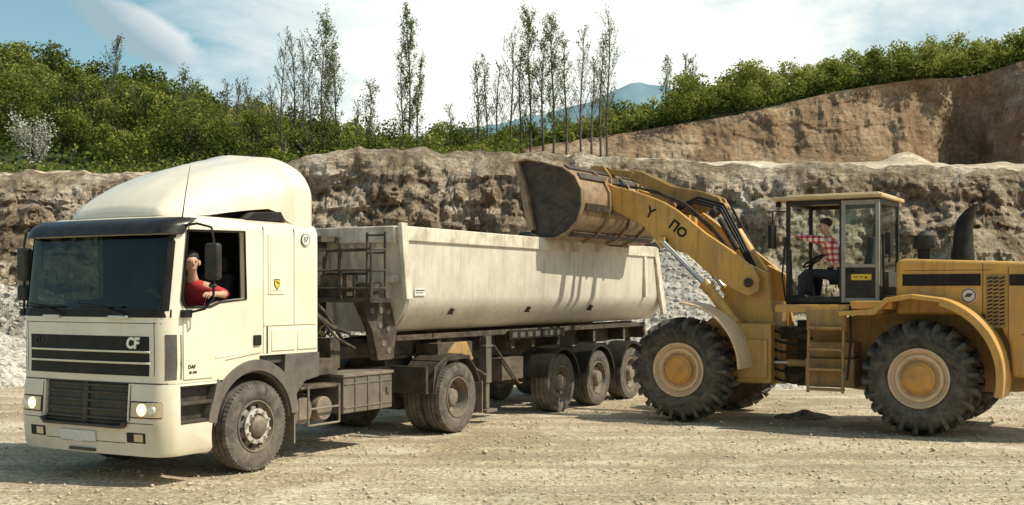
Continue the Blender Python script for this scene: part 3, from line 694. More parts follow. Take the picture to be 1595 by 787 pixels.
def patch(b,y0,y1,z0,z1,off,th,ny=24,nz=3,xo=None):
    vs=[];fs=[]
    for layer in (0,1):
        for j in range(nz+1):
            z=z0+(z1-z0)*j/nz; o_=off if xo is None else xo(j/nz)
            for i in range(ny+1):
                y=y0+(y1-y0)*i/ny; x=fx(min(max(y,0.0),W),z)-o_+layer*th
                vs.append((x,y,z))
    n=ny+1;L=n*(nz+1)
    for j in range(nz):
        for i in range(ny):
            a=j*n+i; fs+=[(a,a+1,a+n+1,a+n),(L+a,L+a+n,L+a+n+1,L+a+1)]
    for i in range(ny): fs+=[(i,L+i,L+i+1,i+1),(nz*n+i,nz*n+i+1,L+nz*n+i+1,L+nz*n+i)]
    for j in range(nz): fs+=[(j*n,(j+1)*n,L+(j+1)*n,L+j*n),(j*n+ny,L+j*n+ny,L+(j+1)*n+ny,(j+1)*n+ny)]
    return b.add(vs,fs)
patch(B(),.05,W-.05,1.83,2.68,-.006,.006,40,8).done('windscreen',['glass'],truck)
b=B(); patch(b,.03,W-.03,1.78,1.865,.004,.02,40,1); patch(b,.045,.10,1.85,2.66,.003,.02,3,6); patch(b,W-.10,W-.045,1.85,2.66,.003,.02,3,6); b.done('windscreen_seal',['clean'],truck)
patch(B(),-.01,W+.01,2.665,2.85,.05,.03,40,5,xo=lambda t:.11-.07*t).done('sun_visor',['gloss'],truck,bevel=.008)
for y0 in (.55,1.5):
    b=B(); b.tube([(fx(y0,1.8)-.03,y0,1.80),(fx(y0+.35,1.86)-.03,y0+.35,1.90),(fx(y0+.75,1.9)-.02,y0+.72,1.93)],[.012,.009,.006],6)
    b.box(fx(y0,1.9)-.035,fx(y0,1.9)-.02,y0+.05,y0+.72,1.885,1.90); b.done('windscreen_wiper',['clean'],truck)
for yc in (.66,1.72):
    b=B(); patch(b,yc-.14,yc+.14,1.76,1.80,.03,.025,4,1); b.done('grab_handle',['white'],truck,bevel=.006)
b=B(); patch(b,.10,W-.10,1.715,1.722,.002,.01,30,1); patch(b,.17,.177,1.16,1.735,.002,.01,2,4); patch(b,W-.177,W-.17,1.16,1.735,.002,.01,2,4); b.done('panel_seam',['black'],truck)
b=B(); patch(b,.24,W-.24,1.16,1.58,.006,.03,30,3)
g=b.done('radiator_grille',['clean'],truck,bevel=.006)
for z in (1.285,1.405):
    b=B(); patch(b,.22,W-.22,z,z+.022,.028,.03,30,1); b.done('grille_bar',['cream'],g,bevel=.005)
text('model_lettering','CF',.16,(0,-1,0),(0,0,1),(fx(.46,1.5)-.012,.46,1.503),'chrome',truck,.006,.12,.007)
text('maker_lettering','DAF',.12,(0,-1,0),(0,0,1),(fx(1.9,1.5)-.009,1.90,1.505),'black',truck,.004,0,.002)
b=B()
def bring(z,ins,xr): 
    return [(xr,ins,z)]+[(fx(y,z)+0,ins+y*(W-2*ins)/W,z) for y in YS]+[(xr,W-ins,z)]
loft(b,[bring(.31,.03,-.66),bring(.36,.0,-.64),bring(.62,-.015,-.62),bring(.66,-.015,-.62),bring(1.02,-.01,-.60),bring(1.075,.0,-.58)])
bump_=b.done('bumper',['cream'],None,ang=30)
cut(bump_,[B().cyl((0.03,-1,.52),(0.03,4,.52),.70,n=48),B().box(-1.13,-.4,-.5,.12,.64,1.05),B().box(-1.13,-.4,W-.12,W+.5,.64,1.05),B().box(-1.9,-1.3,.52,W-.52,.62,1.10)])
bump_.parent=truck
for yy in ((.005,.13),(W-.13,W-.005)):
    b=B()
    b.box(-1.12,-.66,yy[0],yy[1],.645,.68); b.box(-1.12,-.62,yy[0]+.0,yy[1],.84,.875); b.box(-1.12,-.6,yy[0]+.04 if yy[0]<1 else yy[0],yy[1] if yy[0]<1 else yy[1]-.04,1.02,1.05)
    b.box(-1.128,-.60,.105 if yy[0]<1 else W-.13,.13 if yy[0]<1 else W-.105,.65,1.04)
    b.done('entry_step',['black'],truck,bevel=.006)
b=B(); patch(b,.53,W-.53,.62,1.095,-.04,.03,20,3); 
for z in (.68,.77,.86,.95,1.03): patch(b,.55,W-.55,z,z+.030,-.014,.03,20,1)
patch(b,1.13,1.21,.63,1.08,-.008,.03,2,2)
b.prism([(.50,.66),(.56,.60),(W-.56,.60),(W-.50,.66),(W-.53,.68),(W-.58,.63),(.58,.63),(.53,.68)],-1.43,-1.34,'yz')
b.done('lower_grille',['black'],truck,bevel=.006)
b=B(); patch(b,.05,W-.05,.655,.663,.003,.02,40,1); patch(b,.05,W-.05,1.078,1.088,.004,.02,40,1); patch(b,.48,.488,.68,1.06,.003,.02,1,2); patch(b,W-.488,W-.48,.68,1.06,.003,.02,1,2); patch(b,.55,W-.55,.44,.448,.002,.01,20,1)
b.done('bumper_seam',['black'],truck)
for (a,c) in ((.06,.46),(W-.46,W-.06)):
    b=B(); patch(b,a-.015,c+.015,.715,.895,.006,.03,10,1); h=b.done('headlight',['clean'],truck,bevel=.008)
    b=B(); patch(b,a,c,.728,.882,.012,.02,10,1); b.done('lens',['lens'],h,bevel=.006)
    m_=(a+c)/2+(.05 if a<1 else -.05); x_=fx(m_,.8)-.012
    B().cyl((x_+.01,m_,.805),(x_-.008,m_,.805),.066,.06,20).done('bulb',['lit'],h)
    m_+=(-.135 if a<1 else .135); x_=fx(m_,.8)-.012
    B().cyl((x_+.01,m_,.805),(x_-.006,m_,.805),.05,.045,18).done('reflector',['chrome'],h)
for yc in (.40,W-.40):
    b=B(); patch(b,yc-.13,yc+.13,.45,.56,.006,.02,5,1); h=b.done('fog_light',['clean'],truck,bevel=.006)
    patch(B(),yc-.10,yc+.02,.465,.545,.012,.01,3,1).done('lens',['lens'],h,bevel=.003)
b=B(); patch(b,.98,1.54,.425,.55,.02,.012,6,1); p_=b.done('number_plate',['white'],truck,bevel=.003)
patch(B(),.985,1.535,.43,.435,.023,.004,1,1).done('plate_border',['black'],p_)
B().box(-1.40,-1.36,1.0,1.4,.33,.36).done('tow_eye_cover',['black'],truck)
patch(B(),.0,.07,1.12,1.60,.006,.02,6,4).done('corner_panel',['grey'],truck,bevel=.004); patch(B(),W-.07,W,1.12,1.60,.006,.02,6,4).done('corner_panel',['grey'],truck,bevel=.004)
for side in (0,1):
    yo=(-.014,.012) if side==0 else (W-.012,W+.014)
    b=B(); b.prism([(-1.08,1.12),(-.66,1.12),(-.46,1.30),(.12,1.36),(.12,2.76),(-1.0,2.76),(-1.09,1.88)],*yo)
    d=b.done('door',['cream'],None,ang=30)
    cut(d,[B().prism(FRM,-.5,3)])
    d.parent=truck; bv=d.modifiers.new('bevel','BEVEL'); bv.width=.007; bv.segments=2; bv.limit_method='ANGLE'
    ys=-.016 if side==0 else W+.016
    b=B(); pp=FRM
    b.tube([(x,ys,z) for x,z in pp+[pp[0],pp[1]]],.014,6)
    b.done('window_frame',['clean'],d)
    b=B(); ya,yb=(-.04,-.012) if side==0 else (W+.012,W+.04)
    b.box(-.02,.10,ya,yb,1.44,1.56); b.done('door_handle',['clean'],d,bevel=.012)
    if side==1: B().prism(WP,W-.03,W-.024).done('door_glass',['glass'],d)
b=B(); b.prism([(-.62,1.32),(-.30,1.345),(-.32,1.375),(-.62,1.36)],-.02,0); b.done('door_trim',['cream'],truck,bevel=.004)
text('badge_lettering','DAF',.058,(1,0,0),(0,0,1),(-.97,-.018,1.25),'clean',truck,.002,0,.001)
text('badge_lettering','85.430',.04,(1,0,0),(0,0,1),(-.955,-.018,1.19),'clean',truck,.002,0,.0)
B().box(.24,.52,-.012,.01,2.02,2.72).done('sleeper_panel',['cream'],truck,bevel=.012,seg=3)
B().box(.27,.49,-.018,.0,2.06,2.68).done('sleeper_panel_inset',['cream'],truck,bevel=.014,seg=3)
b=B(); b.box(.16,.165,-.003,.01,1.34,2.8); b.box(.70,.705,-.003,.01,1.66,2.8); b.box(.16,1.10,-.003,.01,1.655,1.660); b.box(.22,.24,-.006,.01,1.34,1.65)
b.done('side_seam',['black'],truck)
for a_,c_ in ((.30,.72),(.76,1.12)): B().box(a_,c_,-.012,.01,1.36,1.62).done('locker_door',['cream'],truck,bevel=.01)
b=B(); b.lathe([(0,-.016),(.075,-.016),(.075,0)],(.90,0,2.68),32); bd=b.done('round_badge',['white'],truck)
b=B(); b.lathe([(.070,-.02),(.075,-.02),(.075,0),(.070,0)],(.90,0,2.68),32,True); b.done('badge_ring',['grey'],bd)
text('badge_number','57',.08,(1,0,0),(0,0,1),(.90,-.018,2.68),'grey',bd,.002,0,.001)
b=B(); b.prism([(.33,2.20),(.43,2.20),(.43,2.13),(.38,2.07),(.33,2.13)],-.022,-.015); em=b.done('shield_emblem',['clean'],truck)
B().prism([(.34,2.19),(.42,2.19),(.42,2.135),(.38,2.085),(.34,2.135)],-.025,-.020).done('emblem_face',['ylw'],em)
B().prism([(.355,2.175),(.40,2.14),(.41,2.155),(.365,2.18)],-.028,-.024).done('emblem_charge',['clean'],em)
b=B()
for ys in ((-.004,.10),(W-.10,W+.004)):
    b.prism([(.55,1.315),(1.17,1.315),(1.17,1.02),(.90,.98),(.72,.80),(.65,.95),(.53,1.10)],*ys)
    b.arc((0.03,.52),.63,.13,8,172,ys[0]-.012 if ys[0]<1 else W-.30,ys[1]+.20 if ys[0]<1 else ys[1]+.012,22)
    b.prism([(-.61,.66),(-.71,.66),(-.57,1.10),(-.47,1.0)],ys[0]-.01,ys[1])
    b.arc((0.03,.52),.612,.016,5,175,.02 if ys[0]<1 else W-.5,.5 if ys[0]<1 else W-.02,20)
b.done('wheel_arch',['grey'],truck,bevel=.006,split=1.17)
b=B(); b.box(.73,.75,.02,.36,.24,.85); b.box(.73,.75,W-.36,W-.02,.24,.85); b.done('mud_flap',['dustmetal'],truck,split='i')
def arch(x,y0,y1,z0,z1,r=.22,n=10):
    pts=[(x,y0,z0)]
    H_=z1-z0; r=min(r,H_*.93)
    for i in range(n+1):
        a=rad(90*i/n); pts.append((x,y0+r*1.55*(1-math.cos(a)),z1-r+r*math.sin(a)))
    for i in range(1,5): pts.append((x,y0+r*1.55+(y1-y0-r*3.1)*i/5,z1+.04*math.sin(math.pi*i/5)))
    for i in range(n,-1,-1):
        a=rad(90*i/n); pts.append((x,y1-r*1.55*(1-math.cos(a)),z1-r+r*math.sin(a)))
    pts.append((x,y1,z0)); return pts
ctl=[(-.97,.55,2.885,2.90,.01),(-.94,.48,2.885,2.97,.08),(-.86,.41,2.885,3.05,.15),(-.70,.33,2.89,3.18,.26),(-.45,.26,2.91,3.33,.36),(-.15,.21,2.96,3.46,.44),(.15,.17,3.00,3.55,.48),(.42,.15,3.03,3.61,.50),(.58,.13,2.99,3.64,.50),(.68,.09,2.90,3.67,.50),(.78,.04,2.84,3.715,.50),(.92,.02,2.82,3.72,.48),(1.03,.03,2.82,3.685,.46),(1.10,.06,2.82,3.61,.42),(1.135,.10,2.83,3.51,.38),(1.145,.16,2.84,3.40,.32)]
xs_=[c[0] for c in ctl]; dense=[]
for i in range(len(ctl)-1):
    for q in range(3): dense.append(xs_[i]+(xs_[i+1]-xs_[i])*q/3)
dense.append(xs_[-1])
b=B(); rr_=[]
for x in dense:
    y0_,z0_,z1_,r_=[float(np.interp(x,xs_,[c[k] for c in ctl])) for k in (1,2,3,4)]
    rr_.append(arch(x,y0_,W-y0_,z0_,z1_,r_))
loft(b,rr_); sp=b.done('roof_spoiler',['cream'],truck,ang=60)
B().box(-.30,.74,.40,W-.40,2.86,2.97).done('dark_gap_filler',['clean'],sp)  # black filler box, paints the shaded gap between spoiler and roof
b=B(); b.prism([(-.05,2.885),(.10,2.97),(.56,3.00),(.64,2.885)],.07,.20); b.prism([(-.05,2.885),(.10,2.97),(.56,3.00),(.64,2.885)],W-.20,W-.07); b.done('roof_vent',['clean'],truck,bevel=.01,split='i')
B().tube([(-.98,.12,2.82),(-.93,.12,3.1),(-.86,.12,3.42)],[.009,.006,.003],6).done('antenna',['black'],truck)
for s in (0,1):
    Y=lambda y:(y if s==0 else W-y)
    xo_=0 if s==0 else -.12
    b=B(); lo,hi=sorted((Y(-.36),Y(-.17))); b.box(-.96+xo_,-.86+xo_,lo,hi,2.18,2.57); mr_=b.done('wing_mirror',['black'],truck,bevel=.035,seg=3)
    b=B(); b.box(-.96+xo_,-.86+xo_,lo+.01,hi-.01,1.95,2.13) if s==1 else b.box(-.95,-.88,lo+.05,hi-.05,2.09,2.15); b.done('wide_mirror',['black'],mr_,bevel=.03)
    b=B(); b.tube([(-1.05+xo_,Y(0),2.76),(-.98+xo_,Y(-.10),2.78),(-.91+xo_,Y(-.24),2.74),(-.91+xo_,Y(-.27),2.60),(-.91+xo_,Y(-.27),1.98),(-.97+xo_,Y(-.2),1.87),(-1.06+xo_,Y(0),1.82)],.014,8)
    b.box(-1.12+xo_,-1.02+xo_,min(Y(0),Y(-.07)),max(Y(0),Y(-.07)),1.78,1.86); b.done('mirror_arm',['clean'],mr_)
    b=B(); b.box(-.859+xo_,-.856+xo_,lo+.03,hi-.03,2.22,2.53); b.done('mirror_glass',['steel'],mr_)
b=B(); b.prism([(-1.28,1.30),(-1.28,1.80),(-1.07,1.84),(-.92,1.76),(-.90,1.55),(-1.02,1.3)],.09,W-.09); b.done('dashboard',['inter'],truck,bevel=.02)
b=B(); b.prism([(-1.18,1.835),(-1.02,1.83),(-1.03,1.845),(-1.17,1.85)],1.3,1.6); b.done('clipboard',['white'],truck)
for yc in (.60,1.75):
    b=B(); b.box(-.62,-.10,yc-.25,yc+.25,1.50,1.64); b.prism([(-.16,1.55),(.0,1.55),(.12,2.25),(.0,2.27)],yc-.24,yc+.24); b.prism([(.0,2.27),(.10,2.27),(.12,2.47),(.04,2.47)],yc-.14,yc+.14); b.box(-.5,-.2,yc-.15,yc+.15,1.25,1.5); b.done('seat',['seat'],truck,bevel=.04,seg=3)
def steering(par,c,r,tilt,col):
    b=B(); R=Matrix.Rotation(tilt,3,'Y'); c=Vector(c)
    pts=[c+R@Vector((math.cos(t)*r,math.sin(t)*r,0)) for t in [2*math.pi*i/24 for i in range(25)]]
    b.tube(pts,.016,8); 
    for t in (0,2.1,4.2): b.tube([c,c+R@Vector((math.cos(t)*r,math.sin(t)*r,0))],.012,6)
    b.tube([c,Vector(col)],.03,8); b.done('steering_wheel',['clean'],par)
steering(truck,(-.90,.60,1.93),.22,rad(-28),(-1.07,.60,1.65))
b=B()
for y in (.78,1.52): b.box(-1.1,5.15,y,y+.07,.72,.98)
for x in (-.9,.6,1.6,2.7,3.6,5.0): b.box(x,x+.12,.85,1.52,.74,.94)
b.box(-.35,.35,.4,1.95,.46,.56); b.cyl((4.36,.35,.515),(4.36,2.0,.515),.10); b.cyl((4.36,1.0,.52),(4.36,1.35,.52),.24,n=20); b.box(-.6,.9,.55,1.8,.60,1.18)
b.done('chassis_frame',['frame'],truck,bevel=.006)
b=B(); b.box(1.75,2.80,.08,.62,.50,.96); b.mt(1).box(1.73,2.82,.06,.64,.96,1.0)
b.mt(0)
for x in (1.98,2.25,2.52): b.box(x,x+.03,.065,.08,.5,.95)
b.box(1.76,2.79,.07,.08,.86,.88); b.box(1.76,2.79,.07,.08,.56,.58)
b.box(2.66,2.74,.055,.08,.70,.78); b.done('battery_box',['grey','dustmetal'],truck,bevel=.012)
for x,r_,y_ in ((1.05,.17,.15),(1.40,.15,.10)): B().cyl((x,y_,.60),(x,.62,.60),r_,n=24).done('air_tank',['dustmetal'],truck,bevel=.012)
b=B(); b.box(.9,1.65,.06,.66,.86,.90); b.box(.84,.88,.1,.6,.45,.9); b.box(.9,1.66,.30,.66,.42,.46); b.done('tank_bracket',['frame'],truck,bevel=.008)
b=B()
for x in (1.0,1.6): b.tube([(x,.03,.90),(x,.03,.42)],.015)
b.tube([(1.0,.03,.62),(1.6,.03,.62)],.013); b.tube([(1.0,.03,.42),(1.6,.03,.42)],.013); b.done('side_guard',['dustmetal'],truck)
for q in ((2.0,2.6,1.75,2.3,.45,1.0),(2.7,3.5,1.75,2.25,.5,.98)): B().box(*q).done('fuel_tank',['dustmetal'],truck,bevel=.06,seg=3)
b=B(); dxx=4.36
for ys in ((.0,.62),(W-.62,W)):
    b.arc((dxx,.515),.60,.03,18,60,*ys); b.arc((dxx,.515),.61,.03,60,122,*ys); b.arc((dxx,.515),.60,.03,122,172,*ys)
    b.box(3.5,3.56,ys[0],ys[1],.62,1.0); b.prism([(3.68,.55),(3.72,.98),(4.02,1.12),(4.68,1.12),(4.68,1.07),(4.05,1.06),(3.77,.92)],ys[0] if ys[0]<1 else ys[1]-.02,ys[0]+.02 if ys[0]<1 else ys[1])
b.done('rear_mudguard',['black'],truck,bevel=.006,split=1.17)
b=B(); b.box(5.04,5.06,.02,.58,.22,.70); b.box(5.04,5.06,W-.58,W-.02,.22,.70); b.done('rear_mud_flap',['dustmetal'],truck,split='i')
b=B(); b.lathe([(0,.0),(.45,.0),(.45,.05),(0,.05)],(4.0,1.17,1.08),32,axis='z'); b.box(3.7,4.4,.85,1.5,.98,1.08); b.done('fifth_wheel_plate',['frame'],truck)
b=B(); b.box(1.35,1.75,.75,1.7,1.02,1.95); b.cyl((1.55,.45,1.35),(1.55,.75,1.35),.16,n=20); b.box(1.38,1.85,.25,.7,1.0,1.2); b.tube([(1.3,.9,1.75),(1.5,.5,1.9),(1.9,.4,1.6),(2.3,.4,1.5)],.03,8); b.tube([(1.3,1.2,1.8),(1.6,.8,2.2),(2.0,.6,1.8),(2.4,.6,1.4)],.025,8); b.tube([(1.25,.4,1.6),(1.5,.3,1.75),(1.9,.3,1.45),(2.4,.4,1.3)],.02,8); b.box(1.95,2.15,.45,1.6,1.05,1.45); b.done('oil_tank',['frame'],truck,bevel=.02)
wheel(truck,(.06,.15,.515),tyreM,rimF); wheel(truck,(.06,W-.15,.515),tyreM,rimF,True)
for y,fl in ((.16,False),(.49,True),(W-.49,False),(W-.16,True)): wheel(truck,(dxx,y,.515),tyreM,rimD,fl)
for i,mm in enumerate(('clean','hyel','clean','clean')):
    b=B(); pts=[]
    for k in range(90):
        t=k/89; c=Vector((1.25+1.1*t,.75+i*.14,1.65-.45*math.sin(math.pi*t)-.1*t)); a=k*1.15
        pts.append(c+Vector((0,math.cos(a)*.05,math.sin(a)*.05)))
    b.tube(pts,.011,6); b.done('air_hose',[mm],truck)
# ------------------------------------------------------------ TRAILER
trl=frame('tipper_trailer',P0,AT,(8.0,1.22,0),'beige three axle tipper trailer hitched behind the cream truck','trailer')
TW=2.45
hp=[(.0,2.76),(.015,2.3),(.03,1.98),(.05,1.90),(.10,1.81),(.18,1.70),(.27,1.60),(.37,1.53),(.50,1.49)]
pro=hp+[(TW-y,z) for y,z in reversed(hp)]
inr=[(y+(TW/2-y)*.05,z+.045) for y,z in pro[1:-1]]; inr=[(.05,2.76)]+inr+[(TW-.05,2.76)]; inr=inr[::-1]
def fxx(z): return 2.90+(2.95-z)*.20
def rxx(z): return 11.62+(2.95-z)*.42
ring=pro+inr
b=B(); xs=[0,.06,.2,.4,.6,.8,1.0]
vs=[];n=len(ring)
for t in xs: vs+=[(fxx(z)*(1-t)+rxx(z)*t,y,z) for y,z in ring]
fs=[]
for k in range(len(xs)-1):
    for i in range(n): fs.append((k*n+i,k*n+(i+1)%n,(k+1)*n+(i+1)%n,(k+1)*n+i))
for k in (0,(len(xs)-1)*n):
    for i in range(len(pro)-1): fs.append((k+i,k+i+1,k+n-2-i,k+n-1-i))
b.add(vs,fs)
vs=[(fxx(z)+q,y,z) for q in (-.02,.05) for y,z in pro]; m_=len(pro)
b.add(vs,[tuple(range(m_)),tuple(range(2*m_-1,m_-1,-1))]+[(i,(i+1)%m_,(i+1)%m_+m_,i+m_) for i in range(m_)])
body=b.done('tipping_body',['cream2'],trl,ang=28)
b=B()
b.box(2.90,11.66,-.035,.07,2.745,2.95); b.box(2.90,11.66,TW-.07,TW+.035,2.745,2.95); b.box(2.84,2.96,.07,TW-.07,2.72,2.95)
b.done('top_rail',['rail'],body,bevel=.015,split='i')
b=B()
for y0,y1 in ((-.04,.03),(TW-.03,TW+.04)):
    b.prism([(2.86,2.99),(3.00,2.99),(3.12,1.95),(2.98,1.95)],y0,y1)
    b.prism([(11.05,2.74),(11.15,2.74),(11.20,1.95),(11.10,1.95)],y0,y1)
    b.prism([(11.52,2.93),(11.72,2.93),(12.20,1.60),(11.98,1.60)],y0,y1)
b.done('side_post',['rail'],body,bevel=.01,split='i')
vs=[(rxx(z)+q,y,z) for q in (0.0,.07) for y,z in pro]
B().add(vs,[tuple(range(m_)),tuple(range(2*m_-1,m_-1,-1))]+[(i,(i+1)%m_,(i+1)%m_+m_,i+m_) for i in range(m_)]).done('tailgate',['cream2'],body,bevel=.01)
for x in (4.3,6.6,8.9): 
    b=B(); b.cyl((x,.10,1.80),(x,.045,1.79),.022,n=10); b.box(x-.012,x+.012,.07,.16,1.72,1.80); b.done('tarp_hook',['frame'],body)
for y in (.32,.80,1.3,1.9):
    b=B(); b.prism([(fxx(2.72)-.08,2.72),(fxx(1.6)-.08,1.6),(fxx(1.6),1.6),(fxx(2.72),2.72)],y,y+.07); b.done('front_wall_rib',['rail'],body,bevel=.006)
b=B(); b.prism([(fxx(2.25)-.06,2.28),(fxx(2.25)-.06,2.18),(fxx(2.2),2.18),(fxx(2.28),2.28)],.1,TW-.1)
b.done('front_wall_rib',['rail'],body,bevel=.006)
st=B(); st.box(fxx(2.05)+.16,fxx(2.05)+.42,.008,.02,2.0,2.10); stk=st.done('type_sticker',['white'],body)
b=B(); b.box(fxx(2.05)+.18,fxx(2.05)+.40,.005,.009,2.065,2.08); b.box(fxx(2.05)+.18,fxx(2.05)+.36,.005,.009,2.035,2.045); b.done('sticker_lines',['grey'],stk)
b=B()
for y in (.12,.42): b.tube([(2.70,y,1.98),(2.70,y,2.86)],.018)
for z in (2.10,2.34,2.58,2.82): b.tube([(2.70,.12,z),(2.70,.42,z)],.014)
for z in (2.10,2.34,2.62): b.tube([(2.36,.10,z),(2.70,.12,z)],.016); b.tube([(2.36,.10,z),(2.36,1.2,z)],.016)
for y in (.10,.6,1.15): b.tube([(2.36,y,1.97),(2.36,y,2.70)],.018)
b.tube([(2.70,.42,2.62),(2.70,1.9,2.62)],.018); b.tube([(2.70,.42,2.30),(2.70,1.9,2.30)],.018); b.tube([(2.70,.9,2.0),(2.70,.9,2.8)],.02)
b.box(2.32,2.80,.08,1.3,1.91,1.97); b.box(2.42,2.66,.55,1.0,1.97,2.28); b.box(2.44,2.62,.16,.42,1.97,2.16); b.done('access_ladder',['frame'],trl)
b=B(); BR=[(2.36,1.91),(3.05,1.91),(3.20,1.50),(3.1,1.12),(2.76,1.12),(2.62,1.55)]
b.prism(BR,.28,.40); b.prism(BR,TW-.40,TW-.28)
b.done('front_bracket',['frame'],trl,bevel=.008,split=1.2)
b=B()
for (x,z) in ((2.62,1.80),(2.82,1.80),(2.98,1.78),(2.80,1.6),(2.98,1.55),(2.88,1.35),(3.0,1.25)): b.cyl((x,.268,z),(x,.281,z),.045,n=14)
b.done('bracket_eyelet',['dustmetal'],trl,split='i')
b=B(); b.cyl((2.55,1.22,1.2),(2.62,1.22,2.2),.14,n=20); b.cyl((2.62,1.22,2.2),(2.68,1.22,2.62),.11,n=20); b.cyl((2.68,1.22,2.62),(2.70,1.22,2.80),.085,n=20); b.box(2.5,2.9,1.05,1.4,2.74,2.82); b.done('hydraulic_ram',['frame'],trl)
b=B()
for y in (.72,1.60):
    b.prism([(2.5,1.14),(2.5,1.30),(5.0,1.42),(12.1,1.46),(12.1,1.12),(6.2,.98),(5.1,1.02),(4.7,1.14)],y,y+.12)
WX=(7.7,9.15,10.6)
for x in (3.2,4.4,5.6,6.6,7.3,8.2,9.65,11.0,12.0): b.box(x,x+.1,.40,2.05,1.12,1.38)
for x in WX: b.cyl((x,.35,.50),(x,2.1,.50),.075); b.box(x-.35,x-.2,.70,.86,.52,1.1); b.cyl((x+.2,.78,.62),(x+.2,.78,1.05),.11); b.cyl((x+.2,1.66,.62),(x+.2,1.66,1.05),.11)
b.box(3.3,12.0,.36,.42,1.36,1.44); b.box(12.0,12.1,.2,2.2,.72,.86); b.box(11.95,12.02,.7,.8,.8,1.2); b.box(11.95,12.02,1.6,1.7,.8,1.2)
b.done('trailer_frame',['frame'],trl,bevel=.008)
b=B(); b.box(6.35,8.3,.30,.34,1.28,1.42); 
for i in range(7): b.mt(1).box(6.45+i*.26,6.60+i*.26,.294,.30,1.31,1.39)
b.done('side_marker_rail',['clean','grey'],trl)
b=B(); b.box(4.2,5.15,.26,.66,1.02,1.30); b.mt(1).prism([(4.25,1.02),(5.1,1.02),(4.9,1.30),(4.6,1.30)],.20,.26); b.done('tool_box',['frame','yeldirty'],trl,bevel=.01)
for y in (.30,TW-.44):
    b=B(); b.box(5.63,5.79,y,y+.14,.62,1.36); b.box(5.66,5.76,y+.02,y+.12,.22,.66); b.box(5.55,5.87,y-.06,y+.20,.16,.21); b.tube([(5.71,y+.07,.80),(5.71,.72 if y<1 else 1.7,1.1)],.02); b.box(5.60,5.82,y-.01,y+.15,1.18,1.22); b.done('landing_leg',['grey'],trl,bevel=.006)
b=B(); b.tube([(4.6,.30,1.15),(5.6,.30,.75)],.02); b.tube([(5.9,.32,1.2),(6.7,.32,.55),(6.8,.32,.55)],.016); b.box(6.2,6.9,.35,.9,.62,.98); b.done('spare_carrier',['frame'],trl,bevel=.01)
for x in WX:
    b=B()
    for ys in ((.0,.42),(TW-.42,TW)):
        b.arc((x,.50),.60,.018,12,168,*ys); b.arc((x,.50),.565,.035,14,166,ys[0]-.004 if ys[0]<1 else ys[1]-.014,ys[0]+.014 if ys[0]<1 else ys[1]+.004)
    b.done('mudguard',['clean'],trl,split=1.2)
    wheel(trl,(x,.22,.50),tyreW,rimT); wheel(trl,(x,TW-.22,.50),tyreW,rimT,True)
b=B(); b.box(11.35,11.37,.03,.42,.25,.8); b.box(11.35,11.37,TW-.42,TW-.03,.25,.8); b.done('mud_flap',['grey'],trl,split='i')
b=B(); b.box(12.1,12.14,.25,.6,.75,.9); b.box(12.1,12.14,1.85,2.2,.75,.9); b.done('tail_light',['orange'],trl,split='i')
# ------------------------------------------------------------ LOADER
AL=math.atan2(-.516,.856); PL=(5.76,16.67,0)
ld=frame('wheel_loader',PL,AL,(-1.8,1.35,0),'dusty yellow wheel loader with raised bucket tipping over the trailer','wheel loader')
LW=2.75
def PZ(l): return [(-p,z) for p,z in l]
def ltyre():
    R=.79;h=.28;rr=.42
    b=B(); pr=[(rr,-h+.05),(rr+.03,-h+.015),(rr+.12,-h-.02),(rr+.20,-h-.02),(R-.12,-h+.005),(R-.065,-h+.05),(R-.04,-h*.5),(R-.035,0)]
    pr+=[(r,-y) for r,y in reversed(pr[:-1])]; b.lathe(pr,n=72)
    N_=22
    for sg in (-1,1):
        for i in range(N_):
            a0=2*math.pi*(i+(.5 if sg>0 else 0))/N_
            st=[(-.03,R-.07,R+.040,0),(.10,R-.07,R+.040,.04),(.20,R-.09,R+.032,.085),(h-.012,R-.13,R+.008,.115),(h+.018,R-.19,R-.050,.125),(h+.018,R-.24,R-.13,.13),(h+.010,R-.29,R-.25,.135)]
            vs=[]
            for q_,(hh,ri,ro,da) in enumerate(st):
                w_=.076-.004*q_
                for r_ in (ri,ro):
                    for s_ in (-w_,w_): 
                        an=a0+(da+s_*(.75 if r_==ri else .62)); vs.append((r_*math.cos(an),sg*hh,r_*math.sin(an)))
            fs=[(0,1,3,2)]
            for k in range(len(st)-1):
                o_=k*4; fs+=[(o_,o_+4,o_+5,o_+1),(o_+2,o_+3,o_+7,o_+6),(o_,o_+2,o_+6,o_+4),(o_+1,o_+5,o_+7,o_+3)]
            o_=(len(st)-1)*4; fs.append((o_,o_+2,o_+3,o_+1)); b.add(vs,fs)
    b.lathe([(rr+.13,-h-.026),(rr+.145,-h-.026),(rr+.145,-h-.01),(rr+.13,-h-.01)],n=60,closed=True)
    return b.mesh('tyre',['ltyre'],40,False)
